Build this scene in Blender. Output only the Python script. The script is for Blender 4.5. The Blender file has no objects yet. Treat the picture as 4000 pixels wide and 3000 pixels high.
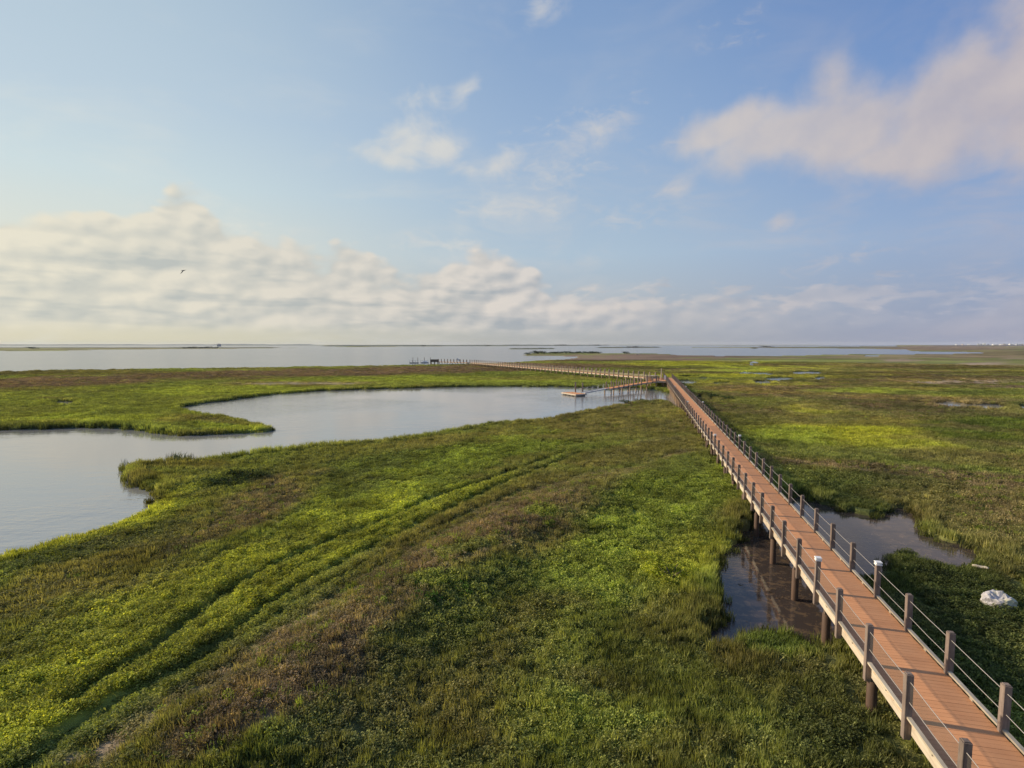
import bpy, bmesh, math, random
import numpy as np
from mathutils import Vector, Matrix

random.seed(7); np.random.seed(7)
R = math.radians
scn = bpy.context.scene
col = scn.collection

# ------------------------------------------------------------------ camera
F = 2137.0            # focal length in pixels of the 4000 px wide photograph
HORY = 1344.0         # eye-level line
CAMZ = 9.9
PITCH = math.atan((1500 - HORY) / F)
cam_d = bpy.data.cameras.new('camera'); cam = bpy.data.objects.new('camera', cam_d); col.objects.link(cam)
cam_d.sensor_width = 36; cam_d.lens = 36 * F / 4000
cam_d.clip_start = 0.1; cam_d.clip_end = 30000
cam.location = (0, 0, CAMZ); cam.rotation_euler = (math.pi / 2 - PITCH, 0, 0)
scn.camera = cam

# ------------------------------------------------------------------ sun + sky
SUN_AZ = R(-74.5); SUN_EL = R(22)
sl = bpy.data.lights.new('sun', 'SUN'); sun = bpy.data.objects.new('sun', sl); col.objects.link(sun)
sl.energy = 5.0; sl.angle = R(2.2); sl.color = (1.0, 0.83, 0.60)
sd = Vector((math.sin(SUN_AZ) * math.cos(SUN_EL), math.cos(SUN_AZ) * math.cos(SUN_EL), math.sin(SUN_EL)))
sun.rotation_euler = sd.to_track_quat('Z', 'Y').to_euler()
scn.view_settings.view_transform = 'Standard'; scn.view_settings.look = 'None'
scn.view_settings.exposure = 0.25; scn.view_settings.gamma = 1.0

def lin(c):
    return tuple(((v / 255) / 12.92 if v / 255 <= 0.04045 else ((v / 255 + 0.055) / 1.055) ** 2.4) for v in c[:3]) + (1.0,)

def az_el(vx, vy):     # direction of a point of the 2212 px preview, in degrees
    x = (vx * 4000 / 2212 - 2000) / F; z = -(vy * 4000 / 2212 - 1500) / F
    d = Vector((x, math.cos(PITCH) + z * math.sin(PITCH), -math.sin(PITCH) + z * math.cos(PITCH))).normalized()
    return math.degrees(math.atan2(d.x, d.y)), math.degrees(math.asin(d.z))

world = bpy.data.worlds.new('World'); scn.world = world; world.use_nodes = True
wt = world.node_tree; wt.nodes.clear()
class NT:
    def __init__(s, t): s.t = t
    def n(s, ty, **k):
        o = s.t.nodes.new(ty)
        for a, b in k.items(): setattr(o, a, b)
        return o
    def l(s, a, b): s.t.links.new(a, b)
    def put(s, sock, v):
        if isinstance(v, bpy.types.NodeSocket): s.l(v, sock)
        else: sock.default_value = v
    def m(s, op, a, b=0.0, c=0.0, clamp=False):
        o = s.n('ShaderNodeMath', operation=op, use_clamp=clamp)
        s.put(o.inputs[0], a); s.put(o.inputs[1], b)
        if len(o.inputs) > 2: s.put(o.inputs[2], c)
        return o.outputs[0]
    def mix(s, f, a, b, mode='MIX'):
        o = s.n('ShaderNodeMix', data_type='RGBA', blend_type=mode)
        s.put(o.inputs[0], f); s.put(o.inputs[6], a); s.put(o.inputs[7], b)
        return o.outputs[2]
    def ramp(s, f, stops, interp='LINEAR'):
        o = s.n('ShaderNodeValToRGB'); o.color_ramp.interpolation = interp
        e = o.color_ramp.elements
        while len(e) < len(stops): e.new(0.5)
        for k, (p, c) in zip(e, stops): k.position = p; k.color = c if len(c) == 4 else tuple(c) + (1,)
        s.put(o.inputs[0], f); return o.outputs[0]
    def sstep(s, v, a, b, lo=0.0, hi=1.0):
        o = s.n('ShaderNodeMapRange', interpolation_type='SMOOTHSTEP', clamp=True)
        s.put(o.inputs[0], v); s.put(o.inputs[1], a); s.put(o.inputs[2], b); s.put(o.inputs[3], lo); s.put(o.inputs[4], hi)
        return o.outputs[0]
    def noise(s, vec, scale, detail=4, rough=0.55, dist=0.0, out=0, dim='3D'):
        o = s.n('ShaderNodeTexNoise', noise_dimensions=dim); s.put(o.inputs['Vector'], vec)
        o.inputs['Scale'].default_value = scale; o.inputs['Detail'].default_value = detail
        o.inputs['Roughness'].default_value = rough; o.inputs['Distortion'].default_value = dist
        return o.outputs[out]
    def xyz(s, x, y, z=0.0):
        o = s.n('ShaderNodeCombineXYZ'); s.put(o.inputs[0], x); s.put(o.inputs[1], y); s.put(o.inputs[2], z); return o.outputs[0]

W = NT(wt)
tc = W.n('ShaderNodeTexCoord')
sep = W.n('ShaderNodeSeparateXYZ'); W.l(tc.outputs['Generated'], sep.inputs[0])
sx, sy, sz = sep.outputs
az = W.m('MULTIPLY', W.m('ARCTAN2', sx, sy), 180 / math.pi)
el = W.m('MULTIPLY', W.m('ARCSINE', sz), 180 / math.pi)
# nearness to the sun in azimuth: 1 at the sun, -1 opposite
hyp = W.m('SQRT', W.m('ADD', W.m('MULTIPLY', sx, sx), W.m('ADD', W.m('MULTIPLY', sy, sy), 1e-6)))
ca = W.m('DIVIDE', W.m('ADD', W.m('MULTIPLY', sx, math.sin(SUN_AZ)), W.m('MULTIPLY', sy, math.cos(SUN_AZ))), hyp)
elf = W.m('DIVIDE', el, 60.0, clamp=True)
def rp(st): return W.ramp(elf, [(e / 60.0, lin(c)) for e, c in st])
LEFT = rp([(0, (216, 212, 186)), (4, (216, 214, 198)), (9, (218, 223, 213)), (14, (205, 221, 224)), (20, (190, 209, 222)), (30, (178, 199, 215)), (60, (140, 170, 205))])
MIDD = rp([(0, (176, 178, 178)), (4, (178, 186, 194)), (9, (176, 196, 213)), (20, (154, 180, 212)), (30, (132, 162, 203)), (60, (90, 120, 175))])
RIGT = rp([(0, (150, 157, 183)), (4, (150, 164, 192)), (9, (148, 171, 206)), (20, (118, 151, 203)), (30, (98, 133, 190)), (60, (70, 100, 160))])
grad = W.mix(W.sstep(ca, -0.5, 0.2), RIGT, MIDD)
grad = W.mix(W.sstep(ca, 0.15, 0.83), grad, LEFT)
sky = W.n('ShaderNodeTexSky', sky_type='NISHITA'); sky.sun_disc = False
sky.sun_elevation = SUN_EL; sky.sun_rotation = SUN_AZ % (2 * math.pi); sky.air_density = 1.0; sky.dust_density = 1.5
nis = W.mix(1.0, sky.outputs[0], (0.10, 0.10, 0.10, 1), 'MULTIPLY')
base = W.mix(0.93, nis, grad)

P = W.xyz(az, el)
warp = W.noise(P, 0.09, 3, 0.5, out=1)
def soft_clouds(Pin):
    w = W.n('ShaderNodeVectorMath', operation='MULTIPLY_ADD'); W.l(warp, w.inputs[0]); w.inputs[1].default_value = (5, 3, 0); W.l(Pin, w.inputs[2])
    sp = W.n('ShaderNodeSeparateXYZ'); W.l(w.outputs[0], sp.inputs[0])
    return sp.outputs[0], sp.outputs[1]
wx, wy = soft_clouds(P)
wx = W.m('SUBTRACT', wx, 2.5); wy = W.m('SUBTRACT', wy, 1.5)
def blob(vx, vy, rx, ry, rot=0.0, s=1.0):
    a, e = az_el(vx, vy)
    k = 4000 / 2212 / F * 180 / math.pi
    cz = math.cos(R(a)) ** 2
    dx = W.m('SUBTRACT', wx, a); dy = W.m('SUBTRACT', wy, e)
    c, n_ = math.cos(R(rot)), math.sin(R(rot))
    u = W.m('DIVIDE', W.m('ADD', W.m('MULTIPLY', dx, c), W.m('MULTIPLY', dy, n_)), rx * k * cz)
    v = W.m('DIVIDE', W.m('SUBTRACT', W.m('MULTIPLY', dy, c), W.m('MULTIPLY', dx, n_)), ry * k * math.cos(R(a)))
    q = W.m('SQRT', W.m('ADD', W.m('MULTIPLY', u, u), W.m('MULTIPLY', v, v)))
    return W.m('MULTIPLY', W.m('SUBTRACT', 1.35, q), s)
def layer(bl):
    acc = None
    for b in bl:
        d = blob(*b); acc = d if acc is None else W.m('SMOOTH_MAX', acc, d, 0.25)
    return acc
def off(p_, dx, dy, kx=1.0, ky=1.0, z=0.0): return W.xyz(W.m('MULTIPLY_ADD', az, kx, dx), W.m('MULTIPLY_ADD', el, ky, dy), z)
n1 = W.noise(off(P, 0, 0), 0.16, 8, 0.56, 0.15)
# big soft cloud upper right
A = layer([(1560, 275, 140, 44, 10), (1700, 295, 190, 66, 0), (1850, 280, 200, 95, 0), (2000, 275, 180, 108, 10), (2120, 190, 140, 135, 30), (2240, 110, 130, 170, 0),
           (1950, 335, 200, 52, 3), (2260, 260, 120, 130, 0), (1790, 190, 70, 60, 0, 0.55)])
dA = W.sstep(W.m('ADD', A, W.m('MULTIPLY', W.m('SUBTRACT', n1, 0.5), 1.9)), 0.02, 1.0)
# mid-sky clouds: one rounded cumulus and torn wisps around it
n1b = W.noise(off(P, 0, 0, 0.85, 1.25, 2.0), 0.26, 8, 0.60, 0.5)
B = layer([(876, 308, 70, 44, 28), (830, 345, 76, 28, 0), (935, 322, 56, 32, 0), (1075, 352, 80, 26, 12, 0.80), (1010, 368, 60, 20, 0, 0.70), (995, 203, 44, 22, 25, 0.74), (905, 212, 60, 22, 0, 0.50),
           (1682, 482, 50, 28, 0, 0.72), (1180, 20, 60, 30, 30, 0.60), (1250, 300, 120, 36, 20, 0.55), (1445, 415, 60, 26, 20, 0.52)])
dB = W.m('MULTIPLY', W.sstep(W.m('ADD', B, W.m('MULTIPLY', W.m('SUBTRACT', n1b, 0.5), 1.9)), 0.10, 1.15), 0.85)
Wp = layer([(1120, 455, 190, 45, 0, 0.8), (1330, 480, 150, 36, 0, 0.6), (930, 530, 150, 24, -5, 0.8), (1500, 290, 300, 60, 0, 0.3), (1180, 380, 200, 50, 10, 0.5), (1250, 270, 160, 50, 20, 0.6), (1840, 550, 200, 26, 6, 0.6), (2050, 600, 160, 26, 0, 0.5), (600, 520, 300, 40, 0, 0.5), (1580, 60, 90, 40, 0, 0.4)])
nW = W.noise(off(P, 0, 0, 0.8, 1.7, 7.7), 0.42, 9, 0.68, 0.6)
dW = W.m('MULTIPLY', W.sstep(W.m('ADD', Wp, W.m('MULTIPLY', W.m('SUBTRACT', nW, 0.5), 3.2)), 0.30, 1.5), 0.55)
# cumulus bank along the horizon: its top edge follows the azimuth
tops = [(-200, 470), (0, 452), (60, 440), (140, 462), (260, 462), (340, 455), (400, 422), (440, 440), (500, 490), (600, 512), (690, 560), (735, 540), (800, 562), (870, 596), (925, 566), (1010, 548), (1110, 566), (1180, 610), (1260, 650), (1420, 652), (1560, 655), (1700, 660), (1850, 668), (2212, 676)]
crv = W.n('ShaderNodeFloatCurve'); cm = crv.mapping.curves[0]
pts = []
for vx, vy in tops:
    a, e = az_el(vx, vy); pts.append(((a + 60) / 120, e / 16))
cm.points[0].location = (0.0, 0.70); cm.points[1].location = (1.0, 0.12)
for p in pts: cm.points.new(p[0], p[1])
crv.mapping.update(); crv.inputs[0].default_value = 1.0
W.l(W.m('DIVIDE', W.m('ADD', az, 60.0), 120.0, clamp=True), crv.inputs[1])
top = W.m('MULTIPLY', crv.outputs[0], 16.0)
depth = W.m('SUBTRACT', top, el)
def voro(vec, scale, sm):
    o = W.n('ShaderNodeTexVoronoi', feature='SMOOTH_F1', voronoi_dimensions='2D'); W.l(vec, o.inputs['Vector']); o.inputs['Scale'].default_value = scale
    o.inputs['Smoothness'].default_value = sm; o.inputs['Randomness'].default_value = 1.0; return W.m('SUBTRACT', 1.0, o.outputs['Distance'])
def puffs(dx, dy):      # billows: rounded cells, large and small, bent by a noise
    q = off(P, dx, dy, 0.85, 1.5, 9.1)
    wv = W.n('ShaderNodeVectorMath', operation='MULTIPLY_ADD'); W.l(W.noise(q, 0.35, 4, 0.55, out=1), wv.inputs[0]); wv.inputs[1].default_value = (2.2, 1.3, 0.4); W.l(q, wv.inputs[2])
    a1 = voro(wv.outputs[0], 0.20, 0.7); a2 = voro(wv.outputs[0], 0.55, 0.5); a3 = W.noise(q, 1.3, 5, 0.6)
    return W.m('ADD', W.m('MULTIPLY', a1, 0.55), W.m('ADD', W.m('MULTIPLY', a2, 0.27), W.m('MULTIPLY', a3, 0.10)))
pf0 = puffs(0, 0); pf1 = puffs(-0.5, 0.8)
dC = W.sstep(W.m('ADD', depth, W.m('MULTIPLY', W.m('SUBTRACT', pf0, 0.5), 6.5)), -0.2, 1.3)
thin = W.sstep(ca, -0.30, 0.36, 0.26, 1.0)                       # the bank thins out to the right
dC = W.m('MULTIPLY', dC, thin)
low = W.sstep(W.m('ADD', el, W.m('MULTIPLY', W.m('SUBTRACT', nW, 0.5), 1.2)), 0.5, 2.4)
dC = W.m('MULTIPLY', dC, low)
# second, lower row of small billows with flat grey bases
sL = W.sstep(W.m('ADD', W.noise(off(P, 0, 0, 0.55, 1.7, 1.1), 0.50, 7, 0.58, 0.2), W.m('MULTIPLY', W.m('ABSOLUTE', W.m('SUBTRACT', el, 4.2)), -0.10)), 0.36, 0.52)
dD = W.m('MULTIPLY', W.m('MULTIPLY', sL, low), 0.6)
shC = W.m('MULTIPLY', W.m('SUBTRACT', pf0, pf1), 2.5)
strip = W.sstep(W.noise(off(P, 0, 0, 0.28, 2.2, 3.0), 0.30, 6, 0.55, 0.2), 0.46, 0.66)
shC = W.m('SUBTRACT', W.m('ADD', shC, 0.72), W.m('ADD', W.m('MULTIPLY', W.m('MULTIPLY', strip, W.sstep(depth, 0.5, 4.0)), 0.48), W.m('MULTIPLY', W.sstep(depth, 2.0, 10.0), 0.10)))
fac = W.m('MULTIPLY_ADD', ca, 0.5, 0.5)
litC = W.ramp(fac, [(0.0, lin((178, 180, 196))), (0.28, lin((190, 188, 198))), (0.45, lin((205, 198, 196))), (0.62, lin((222, 214, 206))), (0.78, lin((222, 216, 204))), (0.93, lin((234, 228, 208)))])
drkC = W.ramp(fac, [(0.0, lin((150, 158, 180))), (0.28, lin((152, 163, 186))), (0.55, lin((158, 166, 178))), (0.72, lin((176, 181, 182))), (0.93, lin((192, 196, 190)))])
colC = W.mix(W.m('ADD', 0.0, shC, clamp=True), drkC, litC)
shA = W.m('MULTIPLY_ADD', W.m('SUBTRACT', W.noise(off(P, 0, 0), 0.13, 6, 0.52, 0.15), W.noise(off(P, -0.8, 1.2), 0.13, 6, 0.52, 0.15)), 2.4, 0.66)
litA = W.ramp(fac, [(0.0, lin((200, 190, 196))), (0.28, lin((200, 190, 190))), (0.45, lin((208, 200, 196))), (0.62, lin((222, 217, 208))), (0.93, lin((240, 236, 220)))])
drkA = W.ramp(fac, [(0.0, lin((160, 158, 182))), (0.28, lin((170, 167, 182))), (0.62, lin((190, 196, 206))), (0.93, lin((205, 212, 212)))])
colA = W.mix(W.m('ADD', shA, 0.0, clamp=True), drkA, litA)
veil = W.m('MULTIPLY', W.sstep(W.noise(off(P, 0, 0, 0.35, 1.0, 6.0), 0.24, 6, 0.6, 0.5), 0.44, 0.80), W.sstep(el, 26.0, 8.0, 0.15, 0.50))
c = W.mix(veil, base, colA)
c = W.mix(dW, c, colA)
c = W.mix(W.m('MULTIPLY', dB, 0.92), c, colA)
c = W.mix(W.m('MULTIPLY', dC, 0.92), c, colC)
c = W.mix(dD, c, colC)
c = W.mix(W.m('MULTIPLY', dA, 0.92), c, colA)
bg = W.n('ShaderNodeBackground'); W.l(c, bg.inputs[0]); bg.inputs[1].default_value = 0.84
wo = W.n('ShaderNodeOutputWorld'); W.l(bg.outputs[0], wo.inputs[0])

# ------------------------------------------------------------------ helpers
def tag(o, label=None, cat=None, group=None, kind=None):
    if label: o['label'] = label
    if cat: o['category'] = cat
    if group: o['group'] = group
    if kind: o['kind'] = kind
    return o
def empty(name, loc, rz=0.0):
    o = bpy.data.objects.new(name, None); col.objects.link(o); o.empty_display_size = 0.3
    o.location = loc; o.rotation_euler = (0, 0, rz); return o
def link(name, me, parent=None, loc=(0, 0, 0), rot=(0, 0, 0)):
    o = bpy.data.objects.new(name, me); col.objects.link(o); o.parent = parent
    o.location = loc; o.rotation_euler = rot; return o
class MB:
    def __init__(s): s.v = []; s.f = []
    def box(s, c, d, ax=(1, 0, 0), up=(0, 0, 1), taper=1.0):
        ax = Vector(ax).normalized(); up = Vector(up); sd_ = up.cross(ax).normalized(); up = ax.cross(sd_).normalized()
        c = Vector(c); n = len(s.v)
        for z in (-1, 1):
            t = taper if z > 0 else 1.0
            for x, y in ((-1, -1), (1, -1), (1, 1), (-1, 1)):
                s.v.append(c + ax * (x * d[0] / 2 * t) + sd_ * (y * d[1] / 2 * t) + up * (z * d[2] / 2))
        for q in ((0, 3, 2, 1), (4, 5, 6, 7), (0, 1, 5, 4), (1, 2, 6, 5), (2, 3, 7, 6), (3, 0, 4, 7)):
            s.f.append(tuple(n + i for i in q))
    def tube(s, p0, p1, r0, r1=None, seg=8, cap=True):
        if r1 is None: r1 = r0
        p0 = Vector(p0); p1 = Vector(p1); d = (p1 - p0).normalized()
        a = d.orthogonal().normalized(); b = d.cross(a); n = len(s.v)
        for p, r in ((p0, r0), (p1, r1)):
            for i in range(seg):
                t = 2 * math.pi * i / seg; s.v.append(p + a * (math.cos(t) * r) + b * (math.sin(t) * r))
        for i in range(seg):
            j = (i + 1) % seg; s.f.append((n + i, n + j, n + seg + j, n + seg + i))
        if cap: s.f.append(tuple(n + i for i in range(seg))[::-1]); s.f.append(tuple(n + seg + i for i in range(seg)))
    def quad(s, a, b, c_, d):
        n = len(s.v); s.v += [Vector(a), Vector(b), Vector(c_), Vector(d)]; s.f.append((n, n + 1, n + 2, n + 3))
    def tri(s, a, b, c_):
        n = len(s.v); s.v += [Vector(a), Vector(b), Vector(c_)]; s.f.append((n, n + 1, n + 2))
    def mesh(s, name, mat, smooth=False):
        me = bpy.data.meshes.new(name); me.from_pydata([tuple(v) for v in s.v], [], s.f)
        if mat: me.materials.append(mat)
        if smooth: me.polygons.foreach_set('use_smooth', [True] * len(me.polygons))
        me.update(); return me
    def build(s, name, mat, parent=None, loc=(0, 0, 0), rot=(0, 0, 0), smooth=False):
        return link(name, s.mesh(name, mat, smooth), parent, loc, rot)

def vert(vx, vy, z=0.0):          # preview pixel -> point on the level z
    fx = vx * 4000 / 2212; fy = vy * 4000 / 2212
    return full(fx, fy, z)
def full(fx, fy, z=0.0):
    X = (fx - 2000) / F; Z = -(fy - 1500) / F
    dy = math.cos(PITCH) + Z * math.sin(PITCH); dz = -math.sin(PITCH) + Z * math.cos(PITCH)
    t = (z - CAMZ) / dz
    return Vector((X * t, dy * t, z))

# ------------------------------------------------------------------ materials
def new_mat(name):
    m = bpy.data.materials.new(name); m.use_nodes = True; m.node_tree.nodes.clear()
    t = NT(m.node_tree); o = t.n('ShaderNodeOutputMaterial'); return m, t, o
def wood(name, c1, c2, rough=0.85, grain=(30, 30, 3), island=False, spec=0.2, stain=0.35):
    m, t, o = new_mat(name)
    tcn = t.n('ShaderNodeTexCoord'); oi = t.n('ShaderNodeObjectInfo')
    mp = t.n('ShaderNodeMapping'); t.l(tcn.outputs['Object'], mp.inputs[0]); mp.inputs['Scale'].default_value = grain
    ad = t.n('ShaderNodeVectorMath', operation='ADD'); t.l(mp.outputs[0], ad.inputs[0])
    sc = t.m('MULTIPLY', oi.outputs['Random'], 37.0); t.l(t.xyz(sc, sc, sc), ad.inputs[1])
    g = t.noise(ad.outputs[0], 1.0, 5, 0.6)
    b = t.noise(tcn.outputs['Object'], 1.7, 4, 0.6)
    f = t.m('ADD', t.m('MULTIPLY', t.m('SUBTRACT', g, 0.5), 1.6), t.m('MULTIPLY_ADD', t.m('SUBTRACT', b, 0.5), 1.2, 0.5), clamp=True)
    cc = t.mix(f, c1 + (1,), c2 + (1,))
    rnd = t.n('ShaderNodeNewGeometry').outputs['Random Per Island'] if island else oi.outputs['Random']
    hv = t.n('ShaderNodeHueSaturation'); t.l(cc, hv.inputs['Color'])
    t.l(t.m('MULTIPLY_ADD', rnd, stain, 1.0 - stain / 2), hv.inputs['Value'])
    p = t.n('ShaderNodeBsdfPrincipled'); t.l(hv.outputs[0], p.inputs['Base Color']); p.inputs['Roughness'].default_value = rough
    p.inputs['Specular IOR Level'].default_value = spec
    bp = t.n('ShaderNodeBump'); bp.inputs['Strength'].default_value = 0.35; bp.inputs['Distance'].default_value = 0.01; t.l(g, bp.inputs['Height']); t.l(bp.outputs[0], p.inputs['Normal'])
    t.l(p.outputs[0], o.inputs[0]); return m
def plain(name, c, rough=0.6, metal=0.0, var=0.12, scale=3.0):
    m, t, o = new_mat(name)
    tcn = t.n('ShaderNodeTexCoord'); g = t.noise(tcn.outputs['Object'], scale, 5, 0.6)
    hv = t.n('ShaderNodeHueSaturation'); hv.inputs['Color'].default_value = c + (1,)
    t.l(t.m('MULTIPLY_ADD', g, var * 2, 1 - var), hv.inputs['Value'])
    p = t.n('ShaderNodeBsdfPrincipled'); t.l(hv.outputs[0], p.inputs['Base Color']); p.inputs['Roughness'].default_value = rough; p.inputs['Metallic'].default_value = metal
    t.l(p.outputs[0], o.inputs[0]); return m
M = {}
M['deck'] = wood('composite_deck', (0.60, 0.275, 0.125), (0.68, 0.335, 0.160), 0.75, (1.6, 1.6, 1.6), True, 0.25, 0.10)
M['post'] = wood('weathered_post', (0.12, 0.090, 0.080), (0.27, 0.215, 0.18), 0.9, (22, 22, 3), False, 0.2, 0.35)
M['rail'] = wood('weathered_rail', (0.34, 0.29, 0.22), (0.52, 0.46, 0.36), 0.85, (3, 3, 3), True, 0.2, 0.2)
M['fascia'] = wood('pale_fascia', (0.36, 0.30, 0.23), (0.60, 0.52, 0.42), 0.85, (2, 2, 20), True, 0.2, 0.2)
M['pile'] = wood('timber_pile', (0.26, 0.17, 0.11), (0.42, 0.30, 0.20), 0.9, (14, 14, 2), False, 0.2, 0.4)
M['dark_wood'] = wood('dark_timber', (0.10, 0.075, 0.055), (0.18, 0.14, 0.11), 0.9, (10, 10, 4), False, 0.2, 0.3)
M['dark_pile'] = wood('dark_brown_pile', (0.07, 0.042, 0.03), (0.13, 0.08, 0.055), 0.7, (14, 14, 2), False, 0.3, 0.3)  # darker brown over the full length, for the first piles of a walkway
M['far_post'] = wood('brown_post', (0.19, 0.15, 0.12), (0.32, 0.26, 0.21), 0.9, (12, 12, 3), False, 0.2, 0.35)
M['cable'] = plain('coated_cable', (0.42, 0.38, 0.34), 0.5, 0.3, 0.05)
M['white'] = plain('white_plastic', (0.72, 0.72, 0.72), 0.5, 0, 0.05)
M['metal'] = plain('aluminium', (0.56, 0.54, 0.50), 0.6, 0.0, 0.08)
M['tan'] = plain('tan_panel', (0.62, 0.46, 0.28), 0.8, 0, 0.12)
M['grey'] = plain('grey_panel', (0.36, 0.35, 0.32), 0.7, 0, 0.1)
M['float'] = plain('dark_float', (0.05, 0.05, 0.055), 0.6, 0, 0.1)

# ------------------------------------------------------------------ noise in numpy
def _hash(ix, iy, seed):
    h = (ix.astype(np.int64) * 374761393 + iy.astype(np.int64) * 668265263 + seed * 1442695041) & 0xffffffff
    h = ((h ^ (h >> 13)) * 1274126177) & 0xffffffff
    h = (h ^ (h >> 16)) & 0xffffffff
    return h / 4294967295.0
def vnoise(x, y, seed=0):
    ix = np.floor(x); iy = np.floor(y); fx = x - ix; fy = y - iy
    fx = fx * fx * (3 - 2 * fx); fy = fy * fy * (3 - 2 * fy)
    a = _hash(ix, iy, seed); b = _hash(ix + 1, iy, seed); c_ = _hash(ix, iy + 1, seed); d = _hash(ix + 1, iy + 1, seed)
    return (a * (1 - fx) + b * fx) * (1 - fy) + (c_ * (1 - fx) + d * fx) * fy
def fbm(x, y, scale, octv=4, seed=0, gain=0.5):
    s = 0; a = 1; n = 0; x = x / scale; y = y / scale
    for i in range(octv):
        s = s + a * vnoise(x, y, seed + i * 17); n += a; a *= gain; x = x * 2.03 + 11.3; y = y * 2.03 - 7.7
    return s / n
def sst(a, b, v):
    t = np.clip((v - a) / (b - a), 0, 1); return t * t * (3 - 2 * t)
def inpoly(x, y, poly):
    ins = np.zeros(x.shape, bool); n = len(poly)
    px = np.array([p[0] for p in poly]); py = np.array([p[1] for p in poly])
    bb = (x >= px.min()) & (x <= px.max()) & (y >= py.min()) & (y <= py.max())
    xs = x[bb]; ys = y[bb]; r = np.zeros(xs.shape, bool)
    for i in range(n):
        x0, y0 = px[i - 1], py[i - 1]; x1, y1 = px[i], py[i]
        if y0 == y1: continue
        cnd = ((ys < y0) != (ys < y1)) & (xs < (x1 - x0) * (ys - y0) / (y1 - y0) + x0)
        r ^= cnd
    ins[bb] = r; return ins
def dist_poly(x, y, pl):           # distance to an open polyline
    d = np.full(x.shape, 1e9)
    for i in range(len(pl) - 1):
        ax_, ay_ = pl[i][0], pl[i][1]; bx_, by_ = pl[i + 1][0] - ax_, pl[i + 1][1] - ay_
        L2 = bx_ * bx_ + by_ * by_ + 1e-9
        t = np.clip(((x - ax_) * bx_ + (y - ay_) * by_) / L2, 0, 1)
        d = np.minimum(d, np.hypot(x - ax_ - t * bx_, y - ay_ - t * by_))
    return d

# ------------------------------------------------------------------ shorelines (points of the ground, read from the photograph)
def V(pl, z=0.0): return [vert(p[0], p[1], p[2] if len(p) > 2 else z)[:2] for p in pl]
NZ = 0.45   # where grass stands in front of the water the visible edge is the grass top
creek = V([(-700, 1290, NZ), (-200, 1228, NZ), (0, 1190, NZ), (60, 1180, NZ), (150, 1153, NZ), (230, 1132, NZ), (290, 1110, NZ), (325, 1086, NZ), (337, 1064, 0.2), (337, 1054, 0),
           (310, 1053), (284, 1050), (278, 1032), (270, 1010), (276, 1000, NZ), (310, 994, NZ), (370, 990, NZ), (430, 990, NZ), (480, 984, NZ), (560, 973, NZ), (700, 958, NZ), (820, 948, NZ), (940, 933, NZ), (1060, 913, NZ),
           (1160, 906, NZ), (1250, 891, NZ), (1330, 873, NZ), (1380, 867, NZ), (1420, 863, NZ), (1442, 868, 0.3), (1462, 884, 0.3), (1500, 893, 0.2), (1500, 862), (1470, 852), (1450, 850), (1440, 846), (1415, 841), (1385, 838), (1330, 838), (1250, 837), (1200, 835), (1000, 836),
           (850, 839), (700, 844), (600, 851), (500, 863), (420, 873), (372, 884), (420, 891, NZ), (480, 898, NZ), (540, 908, NZ), (600, 921, NZ), (610, 927, 0.1), (590, 932), (520, 936), (440, 939),
           (390, 938), (330, 930), (250, 926), (150, 924), (0, 928), (-300, 930), (-900, 930)])
def FL(pl, z=0.0): return [full(p[0], p[1], p[2] if len(p) > 2 else z)[:2] for p in pl]
Z = 0.4; Z2 = 0.15
bay = V([(-1500, 812, Z), (0, 802, Z), (200, 798, Z), (400, 796, Z), (600, 793, Z), (800, 790, Z), (890, 788, Z), (960, 787, Z), (1060, 785, Z), (1130, 781.5, Z), (1190, 777.5, Z), (1230, 774, Z), (1247, 771.5, Z), (1247, 770)]) + \
    FL([(2245, 1393.5), (2200, 1392), (2130, 1390.5), (2060, 1389.8), (2036, 1388.5), (2044, 1385.5, Z2), (2070, 1380.5, Z2), (2100, 1377.5, Z2), (2200, 1376.5, Z2), (2300, 1377.5, Z2), (2400, 1378.5, Z2), (2540, 1380.5, Z2), (2600, 1381.5, Z2), (2640, 1386, Z2), (2800, 1389.5, Z2), (2950, 1390.2, Z2),
        (3125, 1388, Z2), (3240, 1384, Z2), (3350, 1383, Z2), (3540, 1383, Z2), (3650, 1382.2, Z2), (3740, 1381, Z2), (3842, 1379.8, Z2), (3830, 1376.5), (3700, 1374), (3560, 1372.5), (3540, 1366), (3420, 1363), (3300, 1361.5), (3150, 1360), (3000, 1359.2), (2860, 1358.3), (2700, 1357.5), (2700, 1355.8, 0.0),
        (3000, 1355.0), (3300, 1353.5), (3500, 1352.5), (3500, 1347.0), (-2000, 1347.0)]) 
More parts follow.
